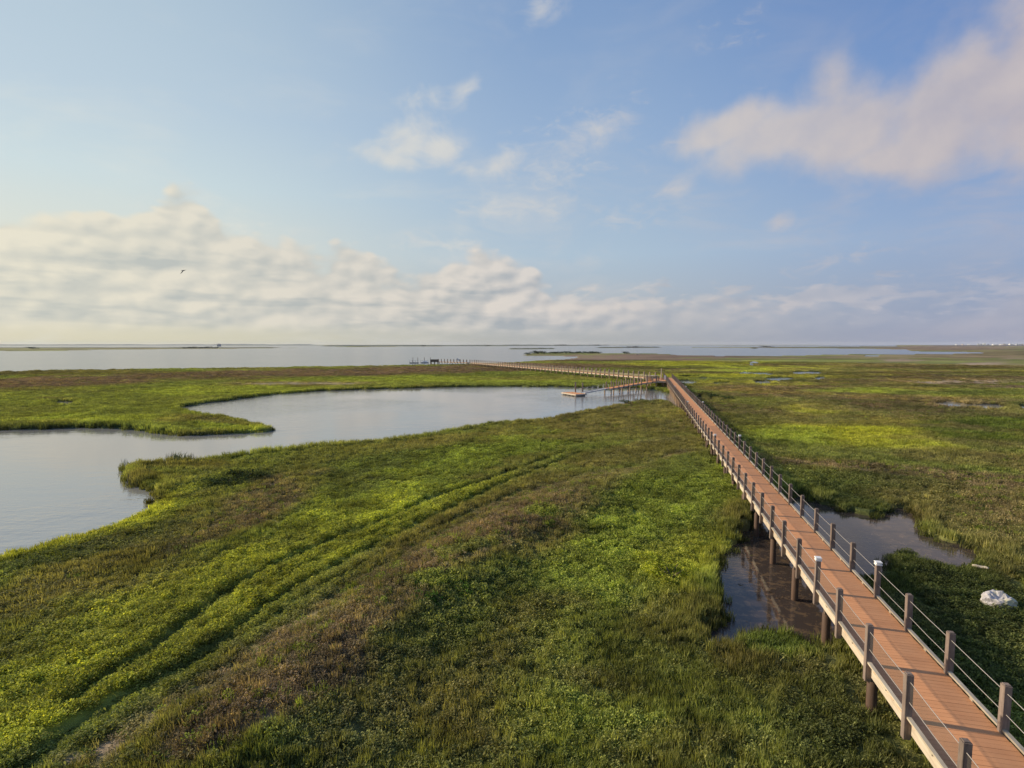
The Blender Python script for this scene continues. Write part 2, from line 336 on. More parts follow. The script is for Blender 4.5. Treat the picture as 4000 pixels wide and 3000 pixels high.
near_pond = FL([(3105, 1927), (3145, 1940), (3192, 1954), (3195, 1969), (3231, 1978), (3268, 1990), (3282, 2005), (3318, 2001), (3362, 2017), (3398, 2021), (3416, 2008), (3452, 2003), (3459, 1989), (3506, 1989), (3550, 1994), (3579, 2012), (3611, 2027), (3615, 2052),
                (3600, 2062), (3640, 2095), (3690, 2120), (3770, 2130), (3830, 2148), (3850, 2175), (3830, 2212), (3795, 2240), (3700, 2200, 0.42), (3687, 2189, 0.42), (3615, 2160, 0.42), (3560, 2149, 0.42), (3517, 2149, 0.42), (3488, 2162, 0.2), (3482, 2180, 0.2), (3500, 2198, 0.3), (3510, 2212, 0.38), (3470, 2225, 0.38), (3445, 2236, 0.38), (3347, 2236, 0.38),
                (3300, 2420), (3296, 2484, 0.42), (3200, 2510, 0.42), (3137, 2490, 0.42), (3097, 2477, 0.42), (3044, 2447, 0.42), (2964, 2450, 0.42), (2911, 2464, 0.42), (2898, 2497, 0.38), (2858, 2517, 0.38), (2785, 2510, 0.38), (2725, 2490), (2712, 2464), (2745, 2437), (2792, 2417), (2825, 2391), (2818, 2364), (2785, 2331),
                (2785, 2285), (2785, 2232), (2812, 2198), (2818, 2165), (2845, 2132), (2871, 2099), (2898, 2066), (2934, 1999)])
def pan(x0, x1, y0, y1, skew=0.0):      # small irregular salt pan; grass hides its near edge
    cx, cy = (x0 + x1) / 2, (y0 + y1) / 2; o = []
    rs = random.Random(int(x0))
    for i in range(18):
        t = 2 * math.pi * i / 18; k = 0.88 + 0.24 * rs.random()
        o.append((cx + math.cos(t) * (x1 - x0) / 2 * k, cy + math.sin(t) * (y1 - y0) / 2 * (0.95 + 0.2 * rs.random()) + skew * math.cos(t), 0.0 if math.sin(t) < 0.1 else 0.42))
    return FL(o)
pans = [pan(2640, 2728, 1487, 1499, 2), pan(2779, 2858, 1494.5, 1499), pan(2936, 3018, 1489, 1499, 2), pan(2980, 3110, 1475, 1483.5), pan(2722, 2768, 1473.5, 1479.5),
        pan(2880, 2945, 1453, 1459), pan(2930, 3030, 1455.5, 1462.5, 2), pan(3080, 3220, 1451.5, 1461), pan(3170, 3232, 1473, 1480), pan(2760, 2790, 1553, 1565, 3), pan(2715, 2745, 1548, 1557),
        pan(2916, 2972, 1414, 1419), pan(2920, 2950, 1422.5, 1427), pan(3640, 3800, 1571, 1590, 5), pan(3795, 3936, 1580, 1593, 3), pan(3960, 4100, 1582, 1593), pan(202, 306, 1568, 1577),
        pan(3380, 3430, 1388.3, 1390), pan(2560, 2600, 1449, 1452), pan(2500, 2530, 1457, 1459.5)]
water_polys = [creek, near_pond, bay]
def bbox(p): a = np.array([[q[0], q[1]] for q in p]); return a.min(0), a.max(0)

ISLES = []   # land inside the bay: far shores and islets (polygons on the water level)
ISLES.append(FL([(-400, 1371.5), (100, 1371.2), (395, 1369.6), (300, 1368.6), (210, 1368), (330, 1366.8), (560, 1364.5), (900, 1362), (1060, 1360.3), (1110, 1358.2), (980, 1357.2), (860, 1356.8), (600, 1357), (-400, 1357.5)]))
ISLES.append(FL([(1118, 1359.3), (1160, 1359.3), (1160, 1357.8), (1118, 1357.8)]))
ISLES.append(FL([(1380, 1355.8), (1560, 1353.8), (1800, 1352.4), (2330, 1350.6), (2330, 1349.9), (1500, 1351), (1250, 1353.0)]))
ISLES.append(FL([(1988, 1364.8), (2080, 1364.3), (2165, 1363.2), (2160, 1362.2), (2060, 1362), (1988, 1363)]))
ISLES.append(FL([(2338, 1359.6), (2400, 1359.3), (2520, 1358.6), (2575, 1358), (2560, 1356.8), (2440, 1356.6), (2338, 1358)]))
ISLES.append(FL([(-2000, 1349.6), (1200, 1349.6), (2300, 1348.8), (3300, 1348.6), (3300, 1347.2), (-2000, 1347.2)]))
ISLES.append(FL([(2800, 1351.0), (3000, 1351.2), (3000, 1350.0), (2800, 1350.0)]))
ISLES.append(FL([(2930, 1361.4), (2962, 1361.4), (2962, 1359.6), (2930, 1359.6)]))

pond_isles = [FL([(3500, 2086), (3520, 2082), (3556, 2090), (3590, 2092), (3580, 2102), (3545, 2102)], 0.0)]
def is_water(x, y):
    D = np.hypot(x, y)
    amp = np.clip(D * 0.010, 0.22, 5.0)
    jx = (fbm(x, y, 0.7, 2, 97) - 0.5) * np.where(D < 60, 0.55, 0.0) + (fbm(x, y, 2.2, 3, 91) - 0.5) * amp * 1.4 + (fbm(x, y, 14, 2, 94) - 0.5) * np.minimum(amp * 2.4, 2.4)
    jy = (fbm(x, y, 0.7, 2, 98) - 0.5) * np.where(D < 60, 0.55, 0.0) + (fbm(x, y, 2.2, 3, 92) - 0.5) * amp * 1.4 + (fbm(x, y, 14, 2, 95) - 0.5) * np.minimum(amp * 2.4, 2.4)
    jx = np.where(D > 350, 0, jx); jy = np.where(D > 350, 0, jy)
    w = np.zeros(x.shape, bool)
    for p in water_polys: w |= inpoly(x + jx, y + jy, p)
    for p in pans: w |= inpoly(x + jx * 0.35, y + jy * 0.35, p)
    ns = fbm(x, y, 0.55, 3, 141); nd = D < 45
    for p in ISLES: w &= ~inpoly(x, y, p)
    return w

# ruts and trail (ground polylines)
rutA = V([(150, 1520), (200, 1478), (330, 1405), (390, 1352), (470, 1290), (560, 1235), (700, 1170), (820, 1125), (930, 1080), (1060, 1035), (1170, 995), (1230, 975)], 0.3)
rutB = V([(60, 1660), (150, 1580), (290, 1500), (400, 1440), (500, 1370), (580, 1310), (660, 1258), (760, 1200), (880, 1142), (980, 1095), (1080, 1048), (1180, 1008), (1250, 978)], 0.3)
rutC = V([(330, 1500), (430, 1440), (560, 1360), (680, 1285), (800, 1215), (920, 1155), (1030, 1105), (1130, 1060)], 0.3)
RUTS = ((rutA, 0.30), (rutB, 0.26), (rutC, 0.16))
trail = V([(120, 1760), (230, 1640), (340, 1560), (480, 1478), (600, 1400), (740, 1305), (860, 1225), (960, 1160), (1100, 1085), (1250, 1035), (1400, 1000), (1480, 985), (1600, 978), (1660, 985), (1760, 1000), (1880, 1018), (2000, 1032), (2120, 1046), (2300, 1062)], 0.3)
ridge = V([(520, 1560), (640, 1450), (780, 1345), (900, 1255), (1000, 1185), (1120, 1120), (1260, 1062), (1400, 1030)], 0.6)
# main boardwalk axis
YAW = 0.22973
DV = Vector((math.sin(YAW), math.cos(YAW), 0)); RV = Vector((math.cos(YAW), -math.sin(YAW), 0))
SP = 2.13; DECKZ = 1.64
T0 = 6.192 * SP; LAT = 2.75183 * SP; WID = 0.84616 * SP

def height(x, y, w):
    D = np.hypot(x, y)
    h = 0.20 + 0.22 * (fbm(x, y, 9.0, 4, 5) - 0.4) + 0.10 * (fbm(x, y, 1.3, 3, 8) - 0.5)
    near = D < 130
    xn, yn = x[near], y[near]
    dr = dist_poly(xn, yn, ridge); hn = h[near]
    hn = hn + 0.55 * np.exp(-(dr / 2.6) ** 2) * (0.7 + 0.6 * fbm(xn, yn, 5, 2, 31))
    for ru, rw in RUTS:
        d = dist_poly(xn, yn, ru) + (fbm(xn, yn, 1.1, 2, 151) - 0.5) * 0.25; hn = hn - 0.62 * rw * np.exp(-(d / rw) ** 2) + 0.10 * rw * np.exp(-((d - 0.6) / 0.25) ** 2)
    dt = dist_poly(xn, yn, trail); hn = hn - 0.04 * np.exp(-(dt / 0.8) ** 2)
    tn = xn * DV.x + yn * DV.y; ln = xn * RV.x + yn * RV.y
    hn = hn + 0.45 * sst(27, 33, tn) * sst(84, 74, tn) * sst(LAT - 7, LAT - 2, ln) * sst(LAT + WID + 4, LAT + WID + 0.5, ln)
    hn = hn + 0.12 * sst(20, 17, tn) * sst(LAT - 5, LAT - 1, ln) * sst(LAT + WID + 4, LAT + WID + 0.5, ln)
    h[near] = hn
    h = np.maximum(h, 0.06)
    return np.where(w, -0.6, h)

# ------------------------------------------------------------------ vegetation colour map (albedo of the plant cover)
G_Y = (0.365, 0.380, 0.062); G_B = (0.255, 0.295, 0.060); G_M = (0.180, 0.205, 0.058); G_D = (0.078, 0.098, 0.032); OLV = (0.200, 0.178, 0.070)
BRN = (0.230, 0.170, 0.108); RED = (0.205, 0.142, 0.105); DBR = (0.135, 0.102, 0.064); SND = (0.34, 0.265, 0.19); GRY = (0.16, 0.145, 0.10); GLD = (0.31, 0.32, 0.045)
# (cx, cy, rx, ry, rotation, colour, strength, leafiness)   centre and radii in preview pixels
PT = [
 (600, 990, 900, 90, 0, G_M, 0.6, 0.5), (300, 880, 520, 45, 0, G_M, 0.75, 0.0), (1000, 822, 420, 12, 0, G_B, 0.85, 0.0), (500, 845, 260, 12, 0, G_B, 0.7, 0), (180, 905, 220, 14, 0, G_B, 0.6, 0),
 (1180, 818, 190, 7, 0, OLV, 0.7, 0), (1120, 831, 320, 5, 0, G_M, 0.9, 0), (850, 800, 420, 5, 0, G_B, 0.3, 0), (640, 829, 170, 4, 0, SND, 0.55, 0), (700, 828, 90, 2.5, 0, SND, 0.5, 0),
 (0, 828, 560, 11, -2, RED, 0.95, 0), (700, 805, 620, 10, -1.2, RED, 0.97, 0), (380, 812, 220, 7, 0, DBR, 0.45, 0), (60, 806, 260, 6, -1, OLV, 0.9, 0),
 (450, 907, 110, 8, 6, DBR, 0.55, 0), (120, 862, 60, 4, 0, DBR, 0.6, 0), (150, 921, 330, 5, 0, G_D, 0.8, 0), (500, 925, 110, 8, 5, G_B, 0.8, 0.2),
 (1300, 905, 230, 25, -8, OLV, 0.9, 0.0), (1100, 945, 300, 16, -5, OLV, 0.8, 0.1), (1440, 880, 60, 14, 0, G_M, 0.8, 0), (1372, 868, 20, 4, 0, G_D, 0.8, 0), (1430, 960, 60, 5, 0, GRY, 0.55, 0),
 (1000, 985, 260, 16, -5, G_B, 0.8, 0.6), (1380, 985, 170, 20, -4, OLV, 0.8, 0.2), (820, 1005, 200, 22, -8, G_M, 0.8, 0.5),
 (420, 1005, 130, 12, 0, OLV, 0.8, 0.1), (310, 1030, 30, 22, 0, OLV, 0.8, 0), (520, 1037, 90, 13, -8, G_D, 0.85, 0.8), (330, 1045, 30, 8, 0, G_D, 0.8, 0.6),
 (340, 1110, 90, 28, -25, G_Y, 0.8, 1), (160, 1165, 190, 18, -14, G_Y, 0.75, 1), (250, 1180, 260, 20, -14, G_D, 0.5, 1),
 (560, 1090, 130, 48, -25, BRN, 0.8, 0.2), (330, 1200, 230, 38, -22, OLV, 0.75, 0.3), (60, 1290, 160, 45, -20, OLV, 0.85, 0.3), (480, 1150, 160, 24, -22, BRN, 0.6, 0.2),
 (860, 1060, 300, 45, -20, G_B, 0.8, 1), (620, 1200, 280, 75, -28, G_Y, 0.7, 1), (300, 1380, 360, 130, -28, G_Y, 0.72, 1), (60, 1500, 260, 130, -20, G_Y, 0.6, 1), (900, 1120, 200, 20, -25, G_Y, 0.6, 1),
 (260, 1560, 260, 45, -30, G_D, 0.4, 1), (640, 1330, 170, 28, -33, G_M, 0.7, 1), (100, 1640, 140, 40, -25, G_M, 0.8, 0.8),
 (1050, 1110, 260, 28, -24, OLV, 0.85, 0.2), (1280, 1060, 190, 26, -14, BRN, 0.6, 0.1), (1180, 1130, 150, 34, -14, BRN, 0.75, 0.1),
 (1000, 1200, 170, 45, -30, BRN, 0.85, 0.2), (820, 1340, 190, 60, -38, BRN, 0.8, 0.2), (620, 1500, 230, 90, -30, BRN, 0.85, 0.2), (500, 1590, 200, 60, -25, BRN, 0.9, 0.1), (840, 1480, 200, 90, -20, DBR, 0.4, 0.5), (720, 1610, 160, 60, 0, DBR, 0.35, 0.5),
 (990, 1360, 190, 60, -30, G_M, 0.5, 0.8), (930, 1285, 60, 16, -10, G_B, 0.8, 1), (1000, 1215, 70, 14, -15, G_B, 0.6, 1), (1170, 1130, 35, 9, 0, G_B, 0.8, 1),
 (1420, 1100, 170, 70, -25, G_B, 0.85, 0.8), (1300, 1240, 150, 90, -25, G_B, 0.75, 0.7), (1460, 1230, 110, 60, -20, G_Y, 0.75, 0.8), (1500, 1010, 100, 26, -10, G_M, 0.8, 0.4), (1560, 1060, 80, 40, -50, G_B, 0.7, 0.8),
 (1120, 1380, 170, 60, -30, OLV, 0.6, 0.6), (1230, 1400, 130, 60, 0, G_B, 0.5, 0.6), (1040, 1560, 190, 80, 0, OLV, 0.7, 0.3), (1240, 1440, 200, 70, 10, DBR, 0.2, 0.2), (1400, 1420, 170, 90, 0, G_M, 0.75, 0.2), (1460, 1340, 100, 60, 0, OLV, 0.5, 0), (1680, 1395, 100, 38, 0, (0.15, 0.21, 0.06), 0.8, 0.6),
 (1560, 1540, 230, 110, 0, G_M, 0.7, 0.2), (1250, 1560, 190, 90, 0, G_B, 0.5, 0.5), (1780, 1560, 110, 110, 20, G_D, 0.7, 0.4), (1850, 1640, 90, 60, 0, G_D, 0.7, 0.5), (1440, 1620, 200, 50, 0, OLV, 0.4, 0.3),
 (1800, 800, 420, 30, 0, OLV, 0.75, 0.0), (1500, 785, 190, 6, 0, GLD, 0.8, 0), (1700, 795, 240, 9, 0, G_Y, 0.7, 0), (1560, 800, 160, 9, 0, G_B, 0.8, 0), (1620, 812, 230, 6, 0, G_Y, 0.7, 0), (1600, 828, 200, 7, 0, G_Y, 0.6, 0), (1760, 780, 200, 4, 0, G_B, 0.7, 0),
 (1330, 775, 240, 5, 0, RED, 0.95, 0), (1400, 769.5, 200, 4.5, 0, RED, 0.97, 0), (1150, 789, 180, 6, 1, RED, 0.9, 0), (1000, 797, 230, 5, 1, RED, 0.8, 0), (1600, 771, 100, 2, 0, RED, 0.9, 0), (1700, 788, 90, 2.5, 0, BRN, 0.6, 0), (1500, 806, 110, 2.5, 0, DBR, 0.6, 0), (1420, 798, 90, 2.2, 0, DBR, 0.5, 0),
 (1950, 800, 330, 18, 0, OLV, 0.8, 0), (2050, 790, 300, 6, 0, BRN, 0.5, 0), (2050, 752, 170, 6, 0, RED, 0.9, 0), (2180, 764, 170, 9, 0, (0.175, 0.140, 0.065), 0.9, 0), (2000, 770, 300, 4, 0, BRN, 0.7, 0), (1990, 783, 160, 4, 0, G_M, 0.85, 0), (2120, 806, 140, 7, 0, G_M, 0.5, 0),
 (2100, 818, 220, 8, 0, BRN, 0.7, 0), (2040, 826, 130, 5, 0, SND, 0.95, 0), (2170, 825, 90, 4.5, 0, SND, 0.9, 0), (2170, 836, 70, 3.5, 0, SND, 0.85, 0), (1840, 849, 40, 2.5, 0, SND, 0.7, 0), (1690, 857, 40, 2, 0, SND, 0.6, 0), (1945, 778, 45, 3.2, 0, SND, 1.0, 0), (2122, 785.5, 46, 3.0, 0, SND, 1.0, 0), (2033, 810.5, 30, 2, 0, SND, 0.95, 0), (2200, 775, 50, 1.5, 0, SND, 0.8, 0),
 (1640, 840, 160, 7, 0, BRN, 0.7, 0), (1680, 853, 60, 3, 0, DBR, 0.7, 0), (1650, 862, 120, 8, 0, G_M, 0.6, 0), (1760, 856, 190, 9, 0, BRN, 0.65, 0), (1870, 845, 110, 6, 0, G_B, 0.85, 0), (1980, 878, 150, 16, 3, DBR, 0.75, 0), (2050, 888, 60, 8, 4, DBR, 0.9, 0), (1930, 860, 120, 7, 0, BRN, 0.6, 0), (2120, 868, 130, 10, 0, BRN, 0.7, 0),
 (1640, 905, 110, 30, 0, G_D, 0.55, 0.2), (1720, 895, 100, 16, 0, OLV, 0.7, 0), (1770, 885, 60, 12, 0, G_Y, 0.6, 0), (1850, 880, 110, 10, 0, BRN, 0.5, 0), (1930, 905, 200, 12, 0, OLV, 0.6, 0), (1820, 915, 150, 8, 0, OLV, 0.7, 0),
 (1850, 940, 190, 24, 2, GLD, 0.95, 0.2), (1720, 945, 110, 22, 0, G_B, 0.85, 0.4), (1950, 960, 130, 14, 5, G_Y, 0.8, 0.3), (2150, 928, 170, 36, 0, (0.085, 0.115, 0.024), 0.97, 0), (2070, 935, 60, 18, 20, (0.085, 0.115, 0.024), 0.8, 0),
 (1640, 965, 90, 14, 0, G_D, 0.6, 0.4), (1850, 985, 260, 12, 3, G_M, 0.8, 0.3), (2100, 990, 150, 16, 3, OLV, 0.7, 0.2), (1950, 1018, 300, 7, 4, BRN, 0.8, 0.1), (2140, 1045, 130, 12, 4, BRN, 0.6, 0.1),
 (1750, 1035, 110, 20, 4, G_M, 0.75, 0.6), (1900, 1050, 150, 26, 5, G_D, 0.6, 0.6), (2050, 1080, 150, 24, 6, OLV, 0.7, 0.5), (1830, 1090, 90, 16, 6, G_D, 0.8, 0.5), (2150, 1130, 80, 60, 10, BRN, 0.5, 0.4), (2070, 1130, 60, 40, 20, OLV, 0.8, 0.6), (2180, 1210, 70, 70, 10, OLV, 0.7, 0.5),
 (2050, 1280, 160, 90, 10, G_D, 0.8, 1), (2120, 1400, 160, 140, 0, G_D, 0.85, 0.8), (1950, 1210, 100, 40, 20, G_D, 0.8, 1.3), (1900, 1330, 120, 100, 40, G_D, 0.7, 0.8), (2060, 1200, 80, 30, 20, G_D, 0.5, 1.3),
 (230, 1628, 62, 22, -25, SND, 0.85, 0), (490, 1472, 26, 9, -30, SND, 0.8, 0), (560, 1425, 16, 5, -30, SND, 0.5, 0), (150, 1655, 60, 16, -20, SND, 0.6, 0),
]
def project(x, y, z=0.25):
    c_, s_ = math.cos(PITCH), math.sin(PITCH)
    zz = z - CAMZ; d = y * c_ - zz * s_; u = y * s_ + zz * c_
    d = np.maximum(d, 0.5)
    return (2000 + F * x / d) * 2212 / 4000, (1500 - F * u / d) * 2212 / 4000
def cover(x, y):
    """albedo and leafiness of the vegetation at ground points"""
    px, py = project(x, y)
    n = x.shape[0]
    D = np.hypot(x, y)
    # patches stretch with distance so that noise keeps some size on the ground
    a = fbm(x, y, 7.0, 4, 41); b = fbm(x, y, 26.0, 4, 47); e = fbm(x, y, 90.0, 3, 53)
    mixn = np.where(D < 90, a, np.where(D < 350, b, e))[:, None]
    c_ = np.array(OLV) * (1 - sst(0.35, 0.65, mixn)) + np.array(G_M) * sst(0.35, 0.65, mixn)
    leaf = np.full(n, 0.3)
    wob = (np.where(D < 60, fbm(x, y, 2.4, 3, 61), fbm(x, y, 8.0, 3, 67)) - 0.5) * 1.1 + (b - 0.5) * 0.5
    for (cx, cy, rx, ry, rot, cc, s, lf) in PT:
        m = (np.abs(px - cx) < 1.7 * max(rx, ry)) & (np.abs(py - cy) < 1.7 * max(ry, rx * abs(math.sin(R(rot))) + ry))
        if not m.any(): continue
        dx, dy = px[m] - cx, py[m] - cy; co, si = math.cos(R(rot)), math.sin(R(rot))
        q = np.hypot((dx * co + dy * si) / rx, (-dx * si + dy * co) / ry)
        w = (s * sst(1.25, 0.55, q + wob[m]))
        c_[m] = c_[m] * (1 - w[:, None]) + np.array(cc) * w[:, None]
        leaf[m] = leaf[m] * (1 - w) + lf * w
    # ruts hold darker greener grass, the trail is brown and thin
    near = D < 130
    if near.any():
        dt = dist_poly(x[near], y[near], trail); w = 0.55 * np.exp(-(dt / 0.6) ** 2) * sst(0.50, 0.68, fbm(x[near], y[near], 5, 3, 77) + 0.1)
        cn = c_[near]; cn = cn * (1 - w[:, None]) + np.array(BRN) * 1.25 * w[:, None]
        for ru, rw in RUTS:
            d = dist_poly(x[near], y[near], ru); w = 0.8 * np.exp(-(d / (rw * 1.2)) ** 2); cn = cn * (1 - w[:, None]) + np.array(G_M) * w[:, None]
        c_[near] = cn
    md = sst(45, 90, D) * sst(420, 250, D) * (0.25 + 0.75 * sst(1300, 1460, px))
    s1 = fbm(x, y, 16, 5, 121, 0.6); s2 = fbm(x, y, 9, 4, 131, 0.6)
    k1 = (sst(0.55, 0.66, s1) * md * 0.55)[:, None]; c_ = c_ * (1 - k1) + np.array(BRN) * 0.8 * k1
    k1 = (sst(0.56, 0.64, s2) * md * 0.5)[:, None]; c_ = c_ * (1 - k1) + c_ * np.array((1.45, 1.4, 0.9)) * k1
    k1 = (sst(0.40, 0.33, s2) * md * 0.55)[:, None]; c_ = c_ * (1 - k1) + np.array(G_D) * k1
    # streaks far out
    st = fbm(x * 0.35, y * 1.0, 20, 4, 71); far = sst(110, 260, D)
    c_ = c_ * (1 + far * (sst(0.3, 0.7, st) - 0.5) * 0.55)[:, None]
    k2 = (sst(0.60, 0.72, fbm(x, y, 30, 4, 83)) * far * 0.45)[:, None]
    c_ = c_ * (1 - k2) + np.array(BRN) * k2
    return c_, leaf

# ------------------------------------------------------------------ ground sheet
def rings():
    r = [0.0001, 1, 2, 3, 4]; x = 4.5
    while x < 7200:
        r.append(x); x += max(0.13, x * x / 5400 * 0.62 if x < 700 else x * x / 5400 * 0.28)
    r.append(7300); return np.array(r)
fine = np.arange(-56, 56.01, 0.14)
coarse = np.concatenate([np.arange(58, 180, 4), np.arange(180, 303.1, 4)])
ANG = np.radians(np.concatenate([fine, coarse]))
RR = rings(); nr, na = len(RR), len(ANG)
gx = (RR[:, None] * np.sin(ANG)[None, :]).ravel(); gy = (RR[:, None] * np.cos(ANG)[None, :]).ravel()
gw = is_water(gx, gy); gz = height(gx, gy, gw)
gc, gl = cover(gx, gy)
gc = np.where(gw[:, None], np.array((0.05, 0.04, 0.028)), gc)
idx = np.arange(nr * na).reshape(nr, na)
i0 = idx[:-1, :].ravel(); i1 = idx[1:, :].ravel(); i2 = np.roll(idx, -1, 1)[1:, :].ravel(); i3 = np.roll(idx, -1, 1)[:-1, :].ravel()
faces = np.stack([i0, i3, i2, i1], 1)
me = bpy.data.meshes.new('ground'); me.vertices.add(nr * na); me.vertices.foreach_set('co', np.stack([gx, gy, gz], 1).ravel().astype(np.float32))
me.loops.add(faces.size); me.loops.foreach_set('vertex_index', faces.ravel().astype(np.int32))
me.polygons.add(len(faces)); me.polygons.foreach_set('loop_start', np.arange(0, faces.size, 4, dtype=np.int32))
me.update(); me.validate()
at = me.attributes.new('cover', 'FLOAT_COLOR', 'POINT'); at.data.foreach_set('color', np.concatenate([gc, np.ones((len(gc), 1))], 1).ravel().astype(np.float32))
me.polygons.foreach_set('use_smooth', [True] * len(faces))
mg, t, o = new_mat('marsh_ground')
ac = t.n('ShaderNodeAttribute', attribute_name='cover')
geo = t.n('ShaderNodeNewGeometry')
nA = t.noise(geo.outputs['Position'], 3.0, 6, 0.65); nB = t.noise(geo.outputs['Position'], 0.35, 5, 0.6); nC = t.noise(geo.outputs['Position'], 0.04, 5, 0.6)
k = t.m('ADD', t.m('MULTIPLY', nA, 0.9), t.m('ADD', t.m('MULTIPLY', nB, 0.8), t.m('MULTIPLY', nC, 0.5)))
hv = t.n('ShaderNodeHueSaturation'); t.l(ac.outputs['Color'], hv.inputs['Color']); t.l(t.m('ADD', k, -0.12), hv.inputs['Value'])
p = t.n('ShaderNodeBsdfPrincipled'); t.l(hv.outputs[0], p.inputs['Base Color']); p.inputs['Roughness'].default_value = 0.95; p.inputs['Specular IOR Level'].default_value = 0.1
bp = t.n('ShaderNodeBump'); bp.inputs['Strength'].default_value = 0.8; bp.inputs['Distance'].default_value = 0.25; t.l(t.m('ADD', nA, t.m('MULTIPLY', nB, 1.5)), bp.inputs['Height']); t.l(bp.outputs[0], p.inputs['Normal'])
t.l(p.outputs[0], o.inputs[0]); me.materials.append(mg)
tag(link('ground', me), kind='structure')

# ------------------------------------------------------------------ water
def water_mat(name, base_c, ior, wave, rough, wscale, silt=0.0):
    m, t, o = new_mat(name)
    geo = t.n('ShaderNodeNewGeometry'); pos = geo.outputs['Position']
    mp = t.n('ShaderNodeMapping'); t.l(pos, mp.inputs[0]); mp.inputs['Rotation'].default_value = (0, 0, R(20)); mp.inputs['Scale'].default_value = (1.0, 2.2, 1)
    w1 = t.noise(mp.outputs[0], wscale, 3, 0.55); w2 = t.noise(mp.outputs[0], wscale * 0.28, 2, 0.5)
    big = t.noise(pos, 0.03, 3, 0.5)                     # calm and ruffled areas
    ruf = t.sstep(big, 0.40, 0.62, 0.15, 1.0)
    hgt = t.m('MULTIPLY', t.m('ADD', t.m('MULTIPLY', w1, 0.5), w2), ruf)
    bp = t.n('ShaderNodeBump'); bp.inputs['Strength'].default_value = wave; bp.inputs['Distance'].default_value = 0.10; t.l(hgt, bp.inputs['Height'])
    p = t.n('ShaderNodeBsdfPrincipled')
    if silt:
        s_ = t.noise(pos, 2.6, 9, 0.72, 0.6)
        t.l(t.mix(t.sstep(s_, 0.50, 0.60), base_c + (1,), (0.115, 0.080, 0.052, 1)), p.inputs['Base Color'])
    else: p.inputs['Base Color'].default_value = base_c + (1,)
    p.inputs['Roughness'].default_value = rough; p.inputs['IOR'].default_value = ior
    t.l(bp.outputs[0], p.inputs['Normal']); t.l(p.outputs[0], o.inputs[0]); return m
M['water'] = water_mat('bay_water', (0.235, 0.235, 0.225), 2.2, 0.60, 0.06, 1.6)
M['bay'] = water_mat('ruffled_bay_water', (0.065, 0.08, 0.095), 1.55, 1.0, 0.16, 0.9)
M['pond'] = water_mat('pond_water', (0.050, 0.040, 0.036), 1.36, 0.10, 0.04, 2.2, 1.0)
def disc(name, polys_r, mat):
    mb = MB(); n = 96
    for k_ in range(len(polys_r) - 1):
        r0, r1 = polys_r[k_], polys_r[k_ + 1]
        for i in range(n):
            a0, a1 = 2 * math.pi * i / n, 2 * math.pi * (i + 1) / n
            mb.quad((r0 * math.cos(a0), r0 * math.sin(a0), 0), (r1 * math.cos(a0), r1 * math.sin(a0), 0), (r1 * math.cos(a1), r1 * math.sin(a1), 0), (r0 * math.cos(a1), r0 * math.sin(a1), 0))
    return mb.build(name, mat)
tag(disc('creek_water', [0.01, 60, 168], M['water']), kind='structure')
tag(disc('bay_water', [168, 300, 1500, 7250], M['bay']), kind='structure')
lo, hi = bbox(near_pond)
mb = MB(); mb.quad((lo[0] - 2, lo[1] - 2, 0.006), (hi[0] + 2, lo[1] - 2, 0.006), (hi[0] + 2, hi[1] + 2, 0.006), (lo[0] - 2, hi[1] + 2, 0.006))
tag(mb.build('pond_water', M['pond']), kind='structure')

# ------------------------------------------------------------------ plant cover (uncountable: three 'stuff' objects)
def leaf_mat(name, rough=0.55, trans=0.45, tint=(1, 1, 1)):
    m, t, o = new_mat(name)
    a = t.n('ShaderNodeAttribute', attribute_type='INSTANCER', attribute_name='tint')
    g = t.n('ShaderNodeNewGeometry')
    hv = t.n('ShaderNodeHueSaturation'); t.l(a.outputs['Color'], hv.inputs['Color'])
    rn = g.outputs['Random Per Island']
    t.l(t.m('MULTIPLY_ADD', rn, 1.35, 0.42), hv.inputs['Value']); t.l(t.m('MULTIPLY_ADD', rn, -0.035, 0.52), hv.inputs['Hue'])
    d = t.n('ShaderNodeBsdfDiffuse'); t.l(hv.outputs[0], d.inputs[0])
    tr = t.n('ShaderNodeBsdfTranslucent'); t.l(t.mix(1.0, hv.outputs[0], (1.25, 1.25, 0.5, 1), 'MULTIPLY'), tr.inputs[0])
    mx = t.n('ShaderNodeMixShader'); mx.inputs[0].default_value = trans; t.l(d.outputs[0], mx.inputs[1]); t.l(tr.outputs[0], mx.inputs[2])
    gl_ = t.n('ShaderNodeBsdfGlossy'); gl_.inputs['Roughness'].default_value = 0.55; gl_.inputs[0].default_value = (0.8, 0.8, 0.7, 1)
    m2 = t.n('ShaderNodeMixShader'); m2.inputs[0].default_value = 0.012; t.l(mx.outputs[0], m2.inputs[1]); t.l(gl_.outputs[0], m2.inputs[2])
    t.l(m2.outputs[0], o.inputs[0]); return m
M['leaf'] = leaf_mat('leafy_cover'); M['blade'] = leaf_mat('grass_blade', trans=0.4); M['weed'] = leaf_mat('dry_weed', trans=0.25)
def proto_leaf(seed, n=64):
    rs = random.Random(seed); mb = MB()
    for i in range(n):
        r = math.sqrt(rs.random()); th = rs.random() * 6.283
        z = (1 - 0.45 * r * r) * (0.35 + 0.65 * rs.random())
        b = Vector((r * math.cos(th), r * math.sin(th), z)); ph = rs.random() * 6.283
        up = rs.uniform(0.15, 0.9); d = Vector((math.cos(ph), math.sin(ph), up)).normalized(); s_ = d.cross(Vector((0, 0, 1))).normalized()
        L = rs.uniform(0.24, 0.44); w = L * 0.32
        mid = b + d * L * 0.5; tip = b + d * L + Vector((0, 0, -0.08 * L))
        mb.quad(b, mid + s_ * w + Vector((0, 0, .03)), tip, mid - s_ * w + Vector((0, 0, .03)))
    return mb
